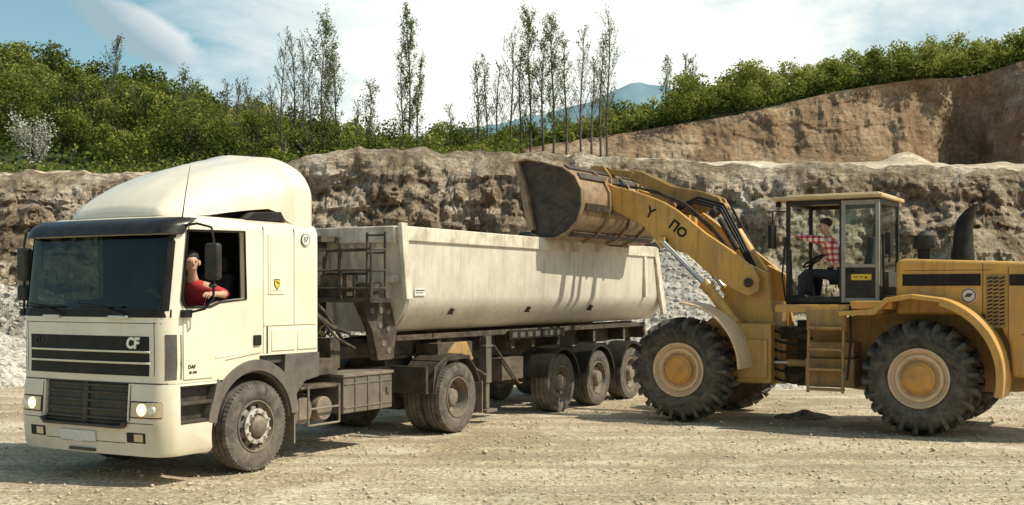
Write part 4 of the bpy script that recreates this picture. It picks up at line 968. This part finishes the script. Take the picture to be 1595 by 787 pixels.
def lrim():
    h=.28;b=B()
    b.lathe([(.43,-h+.05),(.43,-h+.01),(.41,-h+.0),(.395,-h+.02),(.385,-h+.07),(.35,-h+.09),(.335,-h+.05),(.30,-h+.045),(.25,-h+.09),(.24,-h+.10),(.0,-h+.10)],n=56)
    b.lathe([(.43,h-.05),(.40,h-.05),(.38,h-.12),(.0,h-.12)],n=40)
    H=B(); H.lathe([(.225,-h+.10),(.225,-h+.02),(.205,-h-.0),(.195,-h-.0),(.185,-h-.03),(.15,-h-.045),(.06,-h-.05),(0,-h-.05)],n=40)
    for i in range(16):
        a=2*math.pi*i/16; H.cyl((.265*math.cos(a),-h+.05,.265*math.sin(a)),(.265*math.cos(a),-h+.10,.265*math.sin(a)),.014,n=6)
    for i in range(14):
        a=2*math.pi*i/14; H.tube([(.06*math.cos(a),-h-.052,.06*math.sin(a)),(.165*math.cos(a),-h-.042,.165*math.sin(a))],.010,4)
    return b.mesh('rim',['lrim'],35,False),H.mesh('hub',['hub'],35,False)
LT=ltyre(); LR=lrim()
for x in (0,-3.68):
    wheel(ld,(x,.30,.82),LT,LR); wheel(ld,(x,LW-.30,.82),LT,LR,True)
b=B()
b.prism(PZ([(1.75,.62),(1.85,1.5),(.9,1.75),(-2.2,1.7),(-2.2,.75),(-1.2,.62),(.9,.55)]),.85,LW-.85)
b.cyl((0,.5,.82),(0,2.2,.82),.22); b.box(-.25,.25,.75,2.0,.6,1.1)
b.done('rear_frame',['yeldirty'],ld,bevel=.015)
b=B(); FFP=PZ([(2.2,.6),(2.3,1.2),(2.45,1.9),(2.5,2.35),(2.8,2.5),(3.15,2.35),(3.30,1.75),(3.95,1.25),(4.1,.9),(3.9,.55)])
b.prism(FFP,.88,.96); b.prism(FFP,LW-.96,LW-.88)
b.box(-3.25,-2.5,.96,LW-.96,.6,1.7); b.prism(PZ([(2.45,.9),(2.45,1.9),(3.2,1.6),(3.9,1.1),(3.8,.6),(2.5,.6)]),.96,LW-.96)
b.cyl((-3.68,.5,.82),(-3.68,2.25,.82),.22); b.box(-2.95,-2.35,.60,.88,.62,1.55)
b.box(-3.0,-2.4,.55,.62,.7,1.3)
ff=b.done('front_frame',['yel'],ld,bevel=.015)
for y in (.80,LW-.88): 
    b=B(); b.cyl((-2.78,y,2.20),(-2.78,y+.08,2.20),.13,n=20); b.done('pivot_pin',['frame'],ff); B().cyl((-3.02,y,1.20),(-3.02,y+.08,1.20),.08,n=16).done('pivot_pin',['frame'],ff)
b=B(); b.box(-2.35,-1.75,1.05,1.7,.6,.85); b.box(-2.35,-1.75,1.05,1.7,1.3,1.5); b.cyl((-2.05,1.37,.55),(-2.05,1.37,1.6),.12)
b.done('articulation_joint',['frame'],ld,bevel=.01)
for i in range(6):
    z=.72+i*.15; b=B(); b.tube([(-2.45,.86,z),(-2.25,.72,z-.05),(-2.0,.68+.03*(i%2),z-.09),(-1.75,.80,z+.02)],.022,8); b.done('hydraulic_hose',['clean'],ld)
b=B(); b.cyl((-1.6,.66,.95),(-2.1,.66,.95),.055); b.mt(1).cyl((-2.1,.66,.95),(-2.5,.72,.95),.03); b.done('steering_cylinder',['yeldirty','steel'],ld)
BP=PZ([(5.64,3.80),(5.55,3.93),(5.38,3.95),(5.11,3.84),(4.80,3.76),(4.46,3.64),(4.22,3.54),(4.0,3.41),(3.75,3.22),(3.49,3.01),(3.05,2.72),(2.72,2.46),(2.58,2.25),(2.60,2.06),(2.76,1.98),(3.0,2.08),(3.49,2.40),(3.8,2.66),(4.05,2.76),(4.25,2.78),(4.38,2.92),(4.6,3.16),(5.11,3.42),(5.45,3.60),(5.60,3.66)])
b=B(); b.prism(BP,.72,.80); b.prism(BP,1.95,2.03)
b.cyl((-4.25,.80,3.12),(-4.25,1.95,3.12),.13,n=20); b.box(-4.5,-4.0,1.1,1.65,2.95,3.35)
bm_=b.done('lift_arm',['yel'],ld,bevel=.012)
text('arm_lettering','Y',.26,Vector((.46,0,-.26)),Vector((.26,0,.46)),(-4.47,.716,3.37),'clean',bm_,.002,0,.004)
text('arm_lettering','\u041fO',.22,Vector((.46,0,-.36)),Vector((.36,0,.46)),(-3.97,.716,3.08),'clean',bm_,.002,0,.008)
for y in (.69,1.92):
    for (p,z) in ((5.50,3.80),(4.22,2.90),(2.76,2.2)): B().cyl((-p,y,z),(-p,y+.14,z),.075,n=18).done('arm_pin',['frame'],bm_)
b=B(); b.cyl((-3.02,1.68,1.55),(-3.55,1.68,2.14),.075,n=18); b.mt(1).cyl((-3.55,1.68,2.14),(-4.22,1.68,2.90),.04,n=14); b.done('lift_cylinder',['yel','steel'],ld)
b=B(); b.cyl((-2.95,.62,1.55),(-3.40,.62,2.12),.085,n=18); b.mt(1).cyl((-3.40,.62,2.12),(-4.22,.62,2.90),.042,n=14); b.mt(0).cyl((-3.36,.62,2.07),(-3.46,.62,2.20),.10,n=18); b.done('lift_cylinder',['yel','steel'],ld)
b=B(); b.box(-3.02,-2.88,.60,.88,1.48,1.62); b.box(-4.28,-4.16,.58,.72,2.84,2.96); b.done('cylinder_mount',['yel'],ld,split='i')
b=B(); cr=PZ([(5.15,4.10),(5.05,4.18),(4.85,4.12),(4.3,3.85),(3.7,3.72),(3.45,3.62),(3.35,3.45),(3.45,3.35),(3.75,3.42),(4.2,3.30),(4.45,3.40),(4.75,3.80)])
b.prism(cr,1.22,1.28); b.prism(cr,1.46,1.52)
b.cyl((-4.3,1.1,3.5),(-4.3,1.65,3.5),.12,n=18)
b.cyl((-3.45,1.2,3.48),(-3.45,1.55,3.48),.07); b.cyl((-5.05,1.2,4.08),(-5.05,1.55,4.08),.06)
b.done('bell_crank',['yeldirty'],ld,bevel=.01)
b=B(); b.prism(PZ([(5.05,4.02),(5.02,4.14),(5.5,4.22),(5.75,4.16),(5.72,4.05),(5.45,4.1)]),1.30,1.44); b.done('tilt_link',['yeldirty'],ld,bevel=.01)
b=B(); b.cyl((-2.75,1.37,2.35),(-3.2,1.37,3.05),.10,n=18); b.mt(1).cyl((-3.2,1.37,3.05),(-3.45,1.37,3.48),.05); b.done('tilt_cylinder',['yel','steel'],ld)
for q,(y,dz_) in enumerate(((1.10,.0),(1.16,.05),(1.58,.0),(1.02,-.04))):
    b=B(); b.tube([(-2.8,y,2.4+dz_),(-3.1,y,3.0+dz_),(-3.35,y,3.45+dz_),(-3.8,y,3.58+dz_),(-4.3,y,3.38+dz_)],.022,8); b.done('hydraulic_hose',['clean'],ld)
for q in range(3):
    b=B(); b.tube([(-3.05,.84,2.62+.03*q),(-3.4,.86,3.02+.04*q),(-3.9,.86,3.46+.03*q),(-4.4,.86,3.70+.02*q),(-4.9,.88,3.85)],.016,6); b.done('hydraulic_pipe',['frame'],ld)
b=B(); b.cyl((-3.35,1.0,3.25),(-3.05,1.0,2.75),.05); b.cyl((-3.5,1.05,3.4),(-3.42,1.05,3.32),.09); b.done('work_bracket',['frame'],ld)
# bucket
Bs=[(6.22,3.03),(5.98,2.93),(5.70,2.92),(5.46,3.02),(5.28,3.20),(5.19,3.45),(5.20,3.72),(5.32,3.95),(5.55,4.10),(5.90,4.20),(6.28,4.28),(6.52,4.24)]
y0,y1=-.28,2.98
cx_,cz_=5.85,3.6
inn_=[(p+(cx_-p)*.045,z+(cz_-z)*.045) for p,z in Bs]
b=B(); n=len(Bs); ringp=PZ(Bs)+PZ(inn_)[::-1]
b.mt(1); b.prism(ringp,y0-.06,y1+.06)
b.mt(0)
for (a_,c_) in ((y0+.03,y0+.065),(y1-.065,y1-.03)):
    b.prism(PZ([(p,z) for p,z in inn_]+[(6.30,3.75)]),a_,c_)
bk=b.done('bucket',['bucket','bworn'],ld,bevel=.006,ang=30)
def dirp(k,o):
    p,z=Bs[k]; v=Vector((p-cx_,z-cz_)).normalized(); return (p+v.x*o,z+v.y*o)
b=B()
for k in (1,3,5,7,8):
    p_,z_=dirp(k,.0); nx=Vector((p_-cx_,z_-cz_)).normalized(); tx=Vector((-nx.y,nx.x))
    b.prism(PZ([(p_+tx.x*.06,z_+tx.y*.06),(p_+tx.x*.06+nx.x*.03,z_+tx.y*.06+nx.y*.03),(p_-tx.x*.06+nx.x*.03,z_-tx.y*.06+nx.y*.03),(p_-tx.x*.06,z_-tx.y*.06)]),y0+.05,y1-.05)
b.done('wear_strip',['bucket'],bk,bevel=.004,split='i')
b=B()
for yy in (.6,1.5,2.2):
    for k in range(2,9):
        p_,z_=Bs[k];p2,z2=Bs[k+1]; n1_=Vector((p_-cx_,z_-cz_)).normalized()*.045; n2_=Vector((p2-cx_,z2-cz_)).normalized()*.045
        b.prism(PZ([(p_,z_),(p_+n1_.x,z_+n1_.y),(p2+n2_.x,z2+n2_.y),(p2,z2)]),yy,yy+.05)
b.done('bucket_gusset',['bworn'],bk,bevel=.004)
b=B(); ed=PZ([(6.20,3.06),(6.10,2.98),(6.30,2.93),(6.44,2.98),(6.36,3.04)]); b.prism(ed,y0-.07,y1+.07); b.done('cutting_edge',['bucket'],bk,bevel=.006)
for i in range(9):
    y=y0+.05+i*(y1-y0-.2)/8; B().prism(PZ([(6.30,3.06),(6.28,2.92),(6.56,2.88),(6.60,2.91)]),y,y+.10).done('bucket_tooth',['bucket'],bk,bevel=.006)
b=B()
b.prism(PZ([(6.22,3.08),(6.36,3.75),(6.50,4.22),(6.40,4.22),(6.25,3.78),(6.10,3.08)]),y0-.065,y0+.028)
b.done('side_cutter',['bworn'],bk,bevel=.005)
b=B(); b.prism(PZ([(6.10,3.2),(5.75,3.1),(5.45,3.35),(5.75,3.5),(6.15,3.6)]),y0+.016,y0+.028); b.done('side_wear_plate',['bucket'],bk,bevel=.005)
b=B()
for yy in (.66,.84,1.90,2.08): b.prism(PZ([(5.25,3.35),(5.25,3.98),(5.62,4.0),(5.70,3.80),(5.45,3.60),(5.6,3.4)]),yy,yy+.05)
for yy in (1.24,1.46): b.prism(PZ([(5.4,4.0),(5.95,4.2),(5.78,4.28),(5.60,4.26)]),yy,yy+.05)
b.done('bucket_bracket',['yeldirty'],bk,bevel=.006,split='i')
for ys in ((-.02,.62),(LW-.62,LW+.02)):
    b=B(); b.arc((-3.68,.86),1.0,.035,0,88,*ys,n=16); b.box(-2.95,-2.8,.55 if ys[0]<1 else LW-.9,.9 if ys[0]<1 else LW-.55,1.3,1.4); b.done('front_mudguard',['lrim'],ld,bevel=.012)
for s in (0,1):
    ys=(-.05,.62) if s==0 else (LW-.62,LW+.05)
    b=B(); b.arc((.0,.86),1.10,.05,-14,74,*ys,n=20)
    b.prism([(-1.12,1.70),(-1.12,1.76),(-.62,1.80),(-.45,1.97),(-.10,2.02),(.32,1.965),(.32,1.90),(-.1,1.955),(-.42,1.90),(-.60,1.72)],*ys)
    yy=(ys[0],ys[0]+.03) if s==0 else (ys[1]-.03,ys[1])
    b.arc((.0,.86),1.04,.07,-14,74,*yy,n=20); b.done('rear_mudguard',['yel'],ld,bevel=.012)
b=B(); b.prism(PZ([(.42,1.72),(.42,2.50),(.30,2.54),(-2.25,2.44),(-2.42,2.3),(-2.45,.85),(-1.18,.85),(-1.14,1.3),(-.95,1.72)]),.48,LW-.48)
hd=b.done('engine_hood',['yel'],ld,bevel=.05,seg=3)
b=B(); b.box(-.32,.76,.472,.482,2.14,2.31); b.box(1.14,2.3,.472,.482,2.14,2.30); b.box(-.25,2.30,LW-.482,LW-.472,2.16,2.30); b.done('black_stripe',['clean'],hd,split='i')
b=B(); b.box(.785,.793,.474,.482,1.4,2.46); b.box(-.30,.90,.474,.482,2.36,2.365); b.box(1.12,1.128,.474,.482,.9,2.4); b.box(1.3,2.2,.474,.482,1.45,1.46); b.done('hood_seam',['frame'],hd)
b=B(); b.box(.83,1.10,.468,.482,1.55,2.30)
for r_ in range(13):
    b.mt(1)
    for c_ in range(3): 
        x=.85+c_*.08; z=1.58+r_*.054; b.prism([(x,z),(x+.068,z+.02),(x+.068,z+.042),(x,z+.022)],.460,.470)
b.done('louvre_panel',['yeldirty','clean'],hd)
b=B(); b.box(1.55,2.1,.465,.482,.95,1.35); 
for i in range(7): b.mt(1).box(1.6,2.05,.458,.466,.98+i*.052,1.0+i*.052)
b.done('radiator_louvre',['yel','clean'],hd)
b=B(); b.lathe([(0,-.02),(.10,-.02),(.11,0)],(.60,.482,2.0),32); lg=b.done('round_emblem',['white'],hd)
b=B(); b.lathe([(.085,-.026),(.10,-.026),(.10,-.01),(.085,-.01)],(.60,.482,2.0),32,True); b.prism([(.54,1.98),(.62,1.98),(.66,2.03),(.58,2.03)],.455,.464); b.done('emblem_mark',['frame'],lg)
b=B(); n_=24; vs=[]; exr=[(.39,2.45,.17,0),(.39,2.66,.165,0),(.395,2.70,.15,0),(.40,2.98,.135,0),(.415,3.10,.13,.1),(.455,3.20,.128,.45),(.52,3.31,.125,.9)]
for (cx2,cz2,rr2,sl2) in exr:
    for i in range(n_):
        t=2*math.pi*i/n_; vs.append((cx2+rr2*math.cos(t)*(1-.15*sl2),1.2+rr2*math.sin(t),cz2+rr2*math.cos(t)*sl2*.55))
fs=[]
for k in range(len(exr)-1):
    fs+=[(k*n_+i,k*n_+(i+1)%n_,(k+1)*n_+(i+1)%n_,(k+1)*n_+i) for i in range(n_)]
fs+=[tuple(range(n_)),tuple((len(exr)-1)*n_+i for i in range(n_-1,-1,-1))]
b.add(vs,fs); b.done('exhaust_stack',['clean'],ld)
b=B(); b.cyl((-.16,1.2,2.45),(-.16,1.2,2.72),.10,n=24); b.cyl((-.16,1.2,2.70),(-.16,1.2,2.90),.17,n=24); b.cyl((-.16,1.2,2.90),(-.16,1.2,2.97),.13,.05,24); b.cyl((-.16,1.2,2.74),(-.16,1.2,2.76),.18,n=24); b.done('air_cleaner',['black'],ld)
b=B(); b.box(-2.15,-.55,.20,LW-.20,1.74,1.86); b.box(-1.0,-.40,.15,.62,1.80,1.92); b.done('cab_platform',['yel'],ld,bevel=.012)
b=B(); b.box(-1.72,-.98,.30,.84,.62,1.05); b.box(-1.70,-1.02,.45,.84,1.05,1.30); b.done('side_box',['yeldirty'],ld,bevel=.02)
b=B()
for x in (-1.62,-1.10): b.tube([(x,.20,1.80),(x,.14,1.1),(x,.12,.55)],.024,8); 
for z in (.58,.88,1.18,1.50): b.box(-1.62,-1.10,.08,.26,z,z+.035)
b.box(-1.66,-1.06,.18,.22,1.48,1.78); b.done('access_ladder',['yeldirty'],ld,bevel=.004)
for pts,r_ in (([(-1.0,.16,1.85),(-.98,.12,1.3),(-1.03,.10,.75)],.02),([(-1.98,.50,1.86),(-1.98,.42,2.7)],.016),([(-.60,.52,1.9),(-.60,.46,2.9),(-.62,.58,2.95)],.018)): B().tube(pts,r_,8).done('handrail',['clean'],ld)
cx0,cx1,cy0,cy1,cz0,cz1=-2.12,-.68,.62,1.86,1.86,3.46
b=B()
for x in (cx0,cx1-.06):
    for y in (cy0,cy1-.06): b.box(x,x+.06,y,y+.06,cz0,cz1)
for y in (cy0,cy1-.05): b.box(cx0,cx1,y,y+.05,cz1-.07,cz1); b.box(cx0,cx1,y,y+.05,cz0,cz0+.12)
b.box(-1.29,-1.25,cy0,cy0+.05,cz0,cz1)
for x in (cx0,cx1-.05): b.box(x,x+.05,cy0,cy1,cz1-.07,cz1); b.box(x,x+.05,cy0,cy1,cz0,cz0+.14)
b.box(cx0,cx1,cy0,cy1,cz0,cz0+.05)
cb=b.done('cab_frame',['black'],ld,bevel=.01)
b=B(); b.box(cx0-.18,cx1+.06,cy0-.12,cy1+.10,cz1+.005,cz1+.065); b.box(cx0-.02,cx1-.02,cy0+.05,cy1-.05,cz1+.065,cz1+.10); b.done('cab_roof',['tan'],cb,bevel=.025,seg=3)
b=B(); dy_=(cy0-.035,cy0-.002)
b.box(-1.25,-1.19,*dy_,cz0+.03,cz1-.02); b.box(-.74,-.68,*dy_,cz0+.03,cz1-.02); b.box(-1.19,-.74,*dy_,cz1-.09,cz1-.02); b.box(-1.19,-.74,*dy_,cz0+.03,cz0+.10); b.box(-1.19,-.74,*dy_,2.42,2.47)
dr=b.done('cab_door',['doorgrey'],cb,bevel=.008)
B().box(-1.19,-.74,cy0-.022,cy0-.014,2.47,cz1-.09).done('door_glass',['lglass'],dr); 
B().box(-1.19,-.74,cy0-.022,cy0-.012,cz0+.10,2.42).done('door_panel',['black'],dr)
wst=B().box(-1.10,-.80,cy0-.028,cy0-.023,2.23,2.32).done('warning_sticker',['ylw'],dr)
b=B(); b.prism([(-.90,2.255),(-.86,2.255),(-.88,2.295)],cy0-.031,cy0-.028); b.box(-1.06,-1.0,cy0-.031,cy0-.028,2.27,2.282); b.box(-.975,-.925,cy0-.031,cy0-.028,2.27,2.282); b.done('sticker_mark',['clean'],dr)
b=B(); b.box(-1.16,-1.08,cy0-.06,cy0-.03,2.35,2.40); b.done('door_handle',['clean'],dr)
b=B(); b.box(cx0+.02,cx0+.026,cy0+.07,cy1-.07,cz0+.14,cz1-.08); b.done('front_glass',['lglass'],cb)
b=B(); b.box(cx1-.03,cx1-.024,cy0+.07,cy1-.07,cz0+.5,cz1-.08); b.done('rear_glass',['lglass'],cb)
b=B(); b.box(cx1-.035,cx1-.01,cy0+.07,cy1-.07,cz0+.14,cz0+.5); b.done('rear_panel',['inter'],cb)
b=B(); b.box(cx0+.07,cx1-.07,cy1-.03,cy1-.024,cz0+.12,cz1-.08); b.done('side_glass',['lglass'],cb)
b=B(); b.box(-1.38,-.92,.84,1.36,2.10,2.24); b.prism([(-1.02,2.2),(-.90,2.2),(-.80,2.88),(-.91,2.9)],.86,1.34); b.prism([(-.90,2.9),(-.82,2.9),(-.79,3.1),(-.86,3.1)],.99,1.21); b.box(-1.28,-.98,.92,1.30,1.9,2.1); b.done('driver_seat',['seat'],ld,bevel=.03,seg=3)
b=B(); b.prism([(-2.05,1.91),(-2.05,2.30),(-1.92,2.42),(-1.84,2.36),(-1.80,1.91)],.98,1.3); b.done('control_console',['inter'],ld,bevel=.02)
steering(ld,(-1.84,1.14,2.54),.18,rad(-32),(-1.94,1.14,2.32))
for (x,y) in ((cx0-.12,.66),(cx0-.12,1.74)):
    b=B(); b.box(x-.06,x,y,y+.12,3.38,3.46); h=b.done('work_lamp',['clean'],ld,bevel=.01); B().box(x-.066,x-.06,y+.015,y+.105,3.39,3.45).done('lens',['lens'],h)
b=B(); b.tube([(cx0,.60,3.3),(cx0-.12,.35,3.3),(cx0-.12,.35,3.05)],.014,8); b.box(cx0-.16,cx0-.10,.24,.46,2.72,3.08); b.done('wing_mirror',['clean'],ld,bevel=.015)
b=B(); b.tube([(-.52,.50,2.5),(-.48,.36,2.55),(-.48,.34,2.75)],.014,8); b.box(-.52,-.44,.24,.44,2.60,2.92); b.done('rear_mirror',['clean'],ld,bevel=.015)
b=B(); b.tube([(-2.1,.56,1.9),(-2.14,.50,2.3),(-2.1,.56,2.9)],.014,8); b.done('grab_rail',['clean'],ld)
# ------------------------------------------------------------ PEOPLE
def skinmesh(verts,edges,rads,mat,sub=1):
    me=bpy.data.meshes.new('figure'); bm=bmesh.new(); L=bm.verts.layers.skin.verify()
    vs=[]
    for i,(p,r) in enumerate(zip(verts,rads)):
        v=bm.verts.new(p); r=r if isinstance(r,tuple) else (r,r); v[L].radius=r; v[L].use_root=(i==0); vs.append(v)
    for a,b_ in edges: bm.edges.new((vs[a],vs[b_]))
    bm.to_mesh(me); bm.free()
    o=bpy.data.objects.new('tmp_figure',me); COL.objects.link(o)
    m=o.modifiers.new('s','SKIN'); m.use_smooth_shade=True; m.branch_smoothing=.3
    m2=o.modifiers.new('ss','SUBSURF'); m2.levels=sub; m2.render_levels=sub
    bpy.context.view_layer.update()
    r=bpy.data.meshes.new_from_object(o.evaluated_get(bpy.context.evaluated_depsgraph_get())); bpy.data.objects.remove(o)
    r.materials.clear(); r.materials.append(M[mat]); r.shade_smooth(); return r
def joinmesh(me,b):
    bm=bmesh.new(); bm.from_mesh(me); tmp=bpy.data.meshes.new('t'); tmp.from_pydata(b.v,[],b.f); bm.from_mesh(tmp); bm.to_mesh(me); bm.free(); me.shade_smooth()
def ball(b,c,r,n=10):
    pr=[(math.sin(math.pi*i/n),math.cos(math.pi*i/n)) for i in range(n+1)]
    if not isinstance(r,tuple): r=(r,r,r)
    vs=[];fs=[];k=14
    for s_,c_ in pr:
        for j in range(k): vs.append((c[0]+r[0]*s_*math.cos(2*math.pi*j/k),c[1]+r[1]*s_*math.sin(2*math.pi*j/k),c[2]+r[2]*c_))
    for i in range(n):
        for j in range(k): fs.append((i*k+j,i*k+(j+1)%k,(i+1)*k+(j+1)%k,(i+1)*k+j))
    b.add(vs,fs)
def person(P0,ang,J,shirt,label,look):
    global SH
    pel=Vector(J['pelvis']); R=Matrix.Rotation(ang,3,'Z'); g=lambda k:Vector(J[k])-pel
    V_=[];E_=[];R_=[]
    def av(p,r,par=None):
        V_.append(p);R_.append(r); 
        if par is not None: E_.append((par,len(V_)-1))
        return len(V_)-1
    ne=g('neck'); ch=g('chest'); hd_=g('head'); lk=Vector(look).normalized(); side=lk.cross(Vector((0,0,1))).normalized()
    a=av(Vector((0,0,0)),.12); w_=av(ch*.5,.115,a); c=av(ch,.14,w_); nb=av(ne,.06,c); n2=av(ne.lerp(hd_,.45),.052,nb); h1=av(hd_+Vector((0,0,-.05))+lk*.015,.068,n2); h2=av(hd_+Vector((0,0,.02)),.092,h1); h3=av(hd_+Vector((0,0,.075))-lk*.01,.072,h2)
    S_V=[];S_E=[];S_R=[]
    def sv(p,r,par=None):
        S_V.append(p);S_R.append(r)
        if par is not None: S_E.append((par,len(S_V)-1))
        return len(S_V)-1
    sa=sv(Vector((0,0,0)),.145);sw=sv(ch*.5,.14,sa);sc_=sv(ch,.165,sw);snk=sv(ne-Vector((0,0,.015)),.075,sc_)
    T_V=[Vector((0,0,-.01))];T_E=[];T_R=[.14]
    for s_ in ('near','far'):
        sh,el,wr=g('sh_'+s_),g('el_'+s_),g('wr_'+s_)
        i1=av(sh,.062,c);i2=av(el,.043,i1);i3=av(wr,.029,i2)
        d=(wr-el).normalized(); pn=Vector(J.get('palm_'+s_,(0,0,-1))); sd=d.cross(pn).normalized()
        i4=av(wr+d*.05,(.036,.024),i3)
        base=wr+d*.085
        for k,(of,ln) in enumerate(((-.033,.062),(-.011,.075),(.011,.07),(.033,.055))):
            f0=av(base+sd*of,.0105,i4); f1=av(base+sd*of*1.1+d*ln*.45+pn*.010,.009,f0); f2=av(base+sd*of*1.1+d*ln*.75+pn*.032,.008,f1); av(base+sd*of*1.05+d*ln*.85+pn*.055,.007,f2)
        t0=av(wr+d*.035+sd*.042,.011,i4); t1=av(wr+d*.065+sd*.062+pn*.012,.010,t0); av(wr+d*.095+sd*.062+pn*.028,.008,t1)
        j1=sv(sh,.078,sc_); j2=sv(el,.056,j1); j3=sv(el.lerp(wr,.12 if shirt=='red' else .8),.048,j2)
        hp_,kn,an,to=g('hip_'+s_),g('kn_'+s_),g('an_'+s_),g('to_'+s_)
        l1=av(hp_,.085,a);l2=av(kn,.058,l1);l3=av(an,.038,l2);av(to,.032,l3)
        o_=len(T_V); T_V+=[hp_,kn,an]; T_R+=[.10,.072,.056]; T_E+=[(0,o_),(o_,o_+1),(o_+1,o_+2)]
    me=skinmesh(V_,E_,R_,'skin')
    b=B(); hc=hd_; b.tube([hc+lk*.085+Vector((0,0,.03)),hc+lk*.118+Vector((0,0,-.012)),hc+lk*.088+Vector((0,0,-.02))],[.008,.016,.012],8)
    for s_ in (-1,1): ball(b,hc+side*s_*.092+Vector((0,0,.0)),(.018,.014,.032))
    b.tube([hc+lk*.083+side*.025+Vector((0,0,-.05)),hc+lk*.09+Vector((0,0,-.052)),hc+lk*.083-side*.025+Vector((0,0,-.05))],.006,6)
    joinmesh(me,b)
    o=obj('person',me); o.location=Vector(P0)+R@pel; o.rotation_euler=(0,0,ang); o['label']=label; o['category']='person'
    obj('shirt',skinmesh(S_V,S_E,S_R,shirt),o); obj('trousers',skinmesh(T_V,T_E,T_R,'denim'),o)
    keep=SH; SH=Vector((0,0,0))
    b=B(); ball(b,hc+Vector((0,0,.062))-lk*.03,(.096,.092,.078)); b.done('hair',['hair'],o)
    b=B()
    for s_ in (-1,1): ball(b,hc+lk*.088+side*s_*.032+Vector((0,0,.02)),.011)
    b.done('eye',['eye'],o,split='i')
    b=B()
    for s_ in ('near','far'): 
        an,to=g('an_'+s_),g('to_'+s_); ball(b,an.lerp(to,.55)+Vector((0,0,-.01)),(.13,.05,.05))
    b.done('shoe',['hair'],o,split='i'); SH=keep
    return o
person(P0,AT,dict(pelvis=(-.46,.48,1.72),chest=(-.58,.36,2.04),neck=(-.68,.27,2.22),head=(-.76,.21,2.37),
 sh_near=(-.60,.16,2.12),el_near=(-.42,.01,2.02),wr_near=(-.66,-.03,2.03),palm_near=(0,.3,-.9),
 sh_far=(-.60,.52,2.12),el_far=(-.68,.70,1.93),wr_far=(-.80,.70,2.02),
 hip_near=(-.44,.42,1.70),kn_near=(-.84,.42,1.72),an_near=(-.94,.44,1.32),to_near=(-1.07,.44,1.29),
 hip_far=(-.44,.60,1.70),kn_far=(-.84,.70,1.72),an_far=(-.92,.70,1.32),to_far=(-1.05,.70,1.29)),'red','driver in a red shirt resting an elbow on the truck window',(-.5,-.85,-.1))
person(PL,AL,dict(pelvis=(-1.36,.98,2.34),chest=(-1.46,.88,2.72),neck=(-1.52,.86,2.90),head=(-1.58,.84,3.06),
 sh_near=(-1.52,.70,2.84),el_near=(-1.80,.69,2.88),wr_near=(-2.00,.70,2.95),palm_near=(0,0,-1),
 sh_far=(-1.50,1.06,2.82),el_far=(-1.60,1.20,2.56),wr_far=(-1.70,1.20,2.66),
 hip_near=(-1.40,.86,2.30),kn_near=(-1.80,.84,2.36),an_near=(-1.84,.84,1.98),to_near=(-1.96,.84,1.94),
 hip_far=(-1.40,1.10,2.30),kn_far=(-1.76,1.20,2.36),an_far=(-1.80,1.24,1.98),to_far=(-1.92,1.24,1.94)),'plaid','loader operator in a red plaid shirt reaching forward in the cab',(-.85,-.65,-.12))
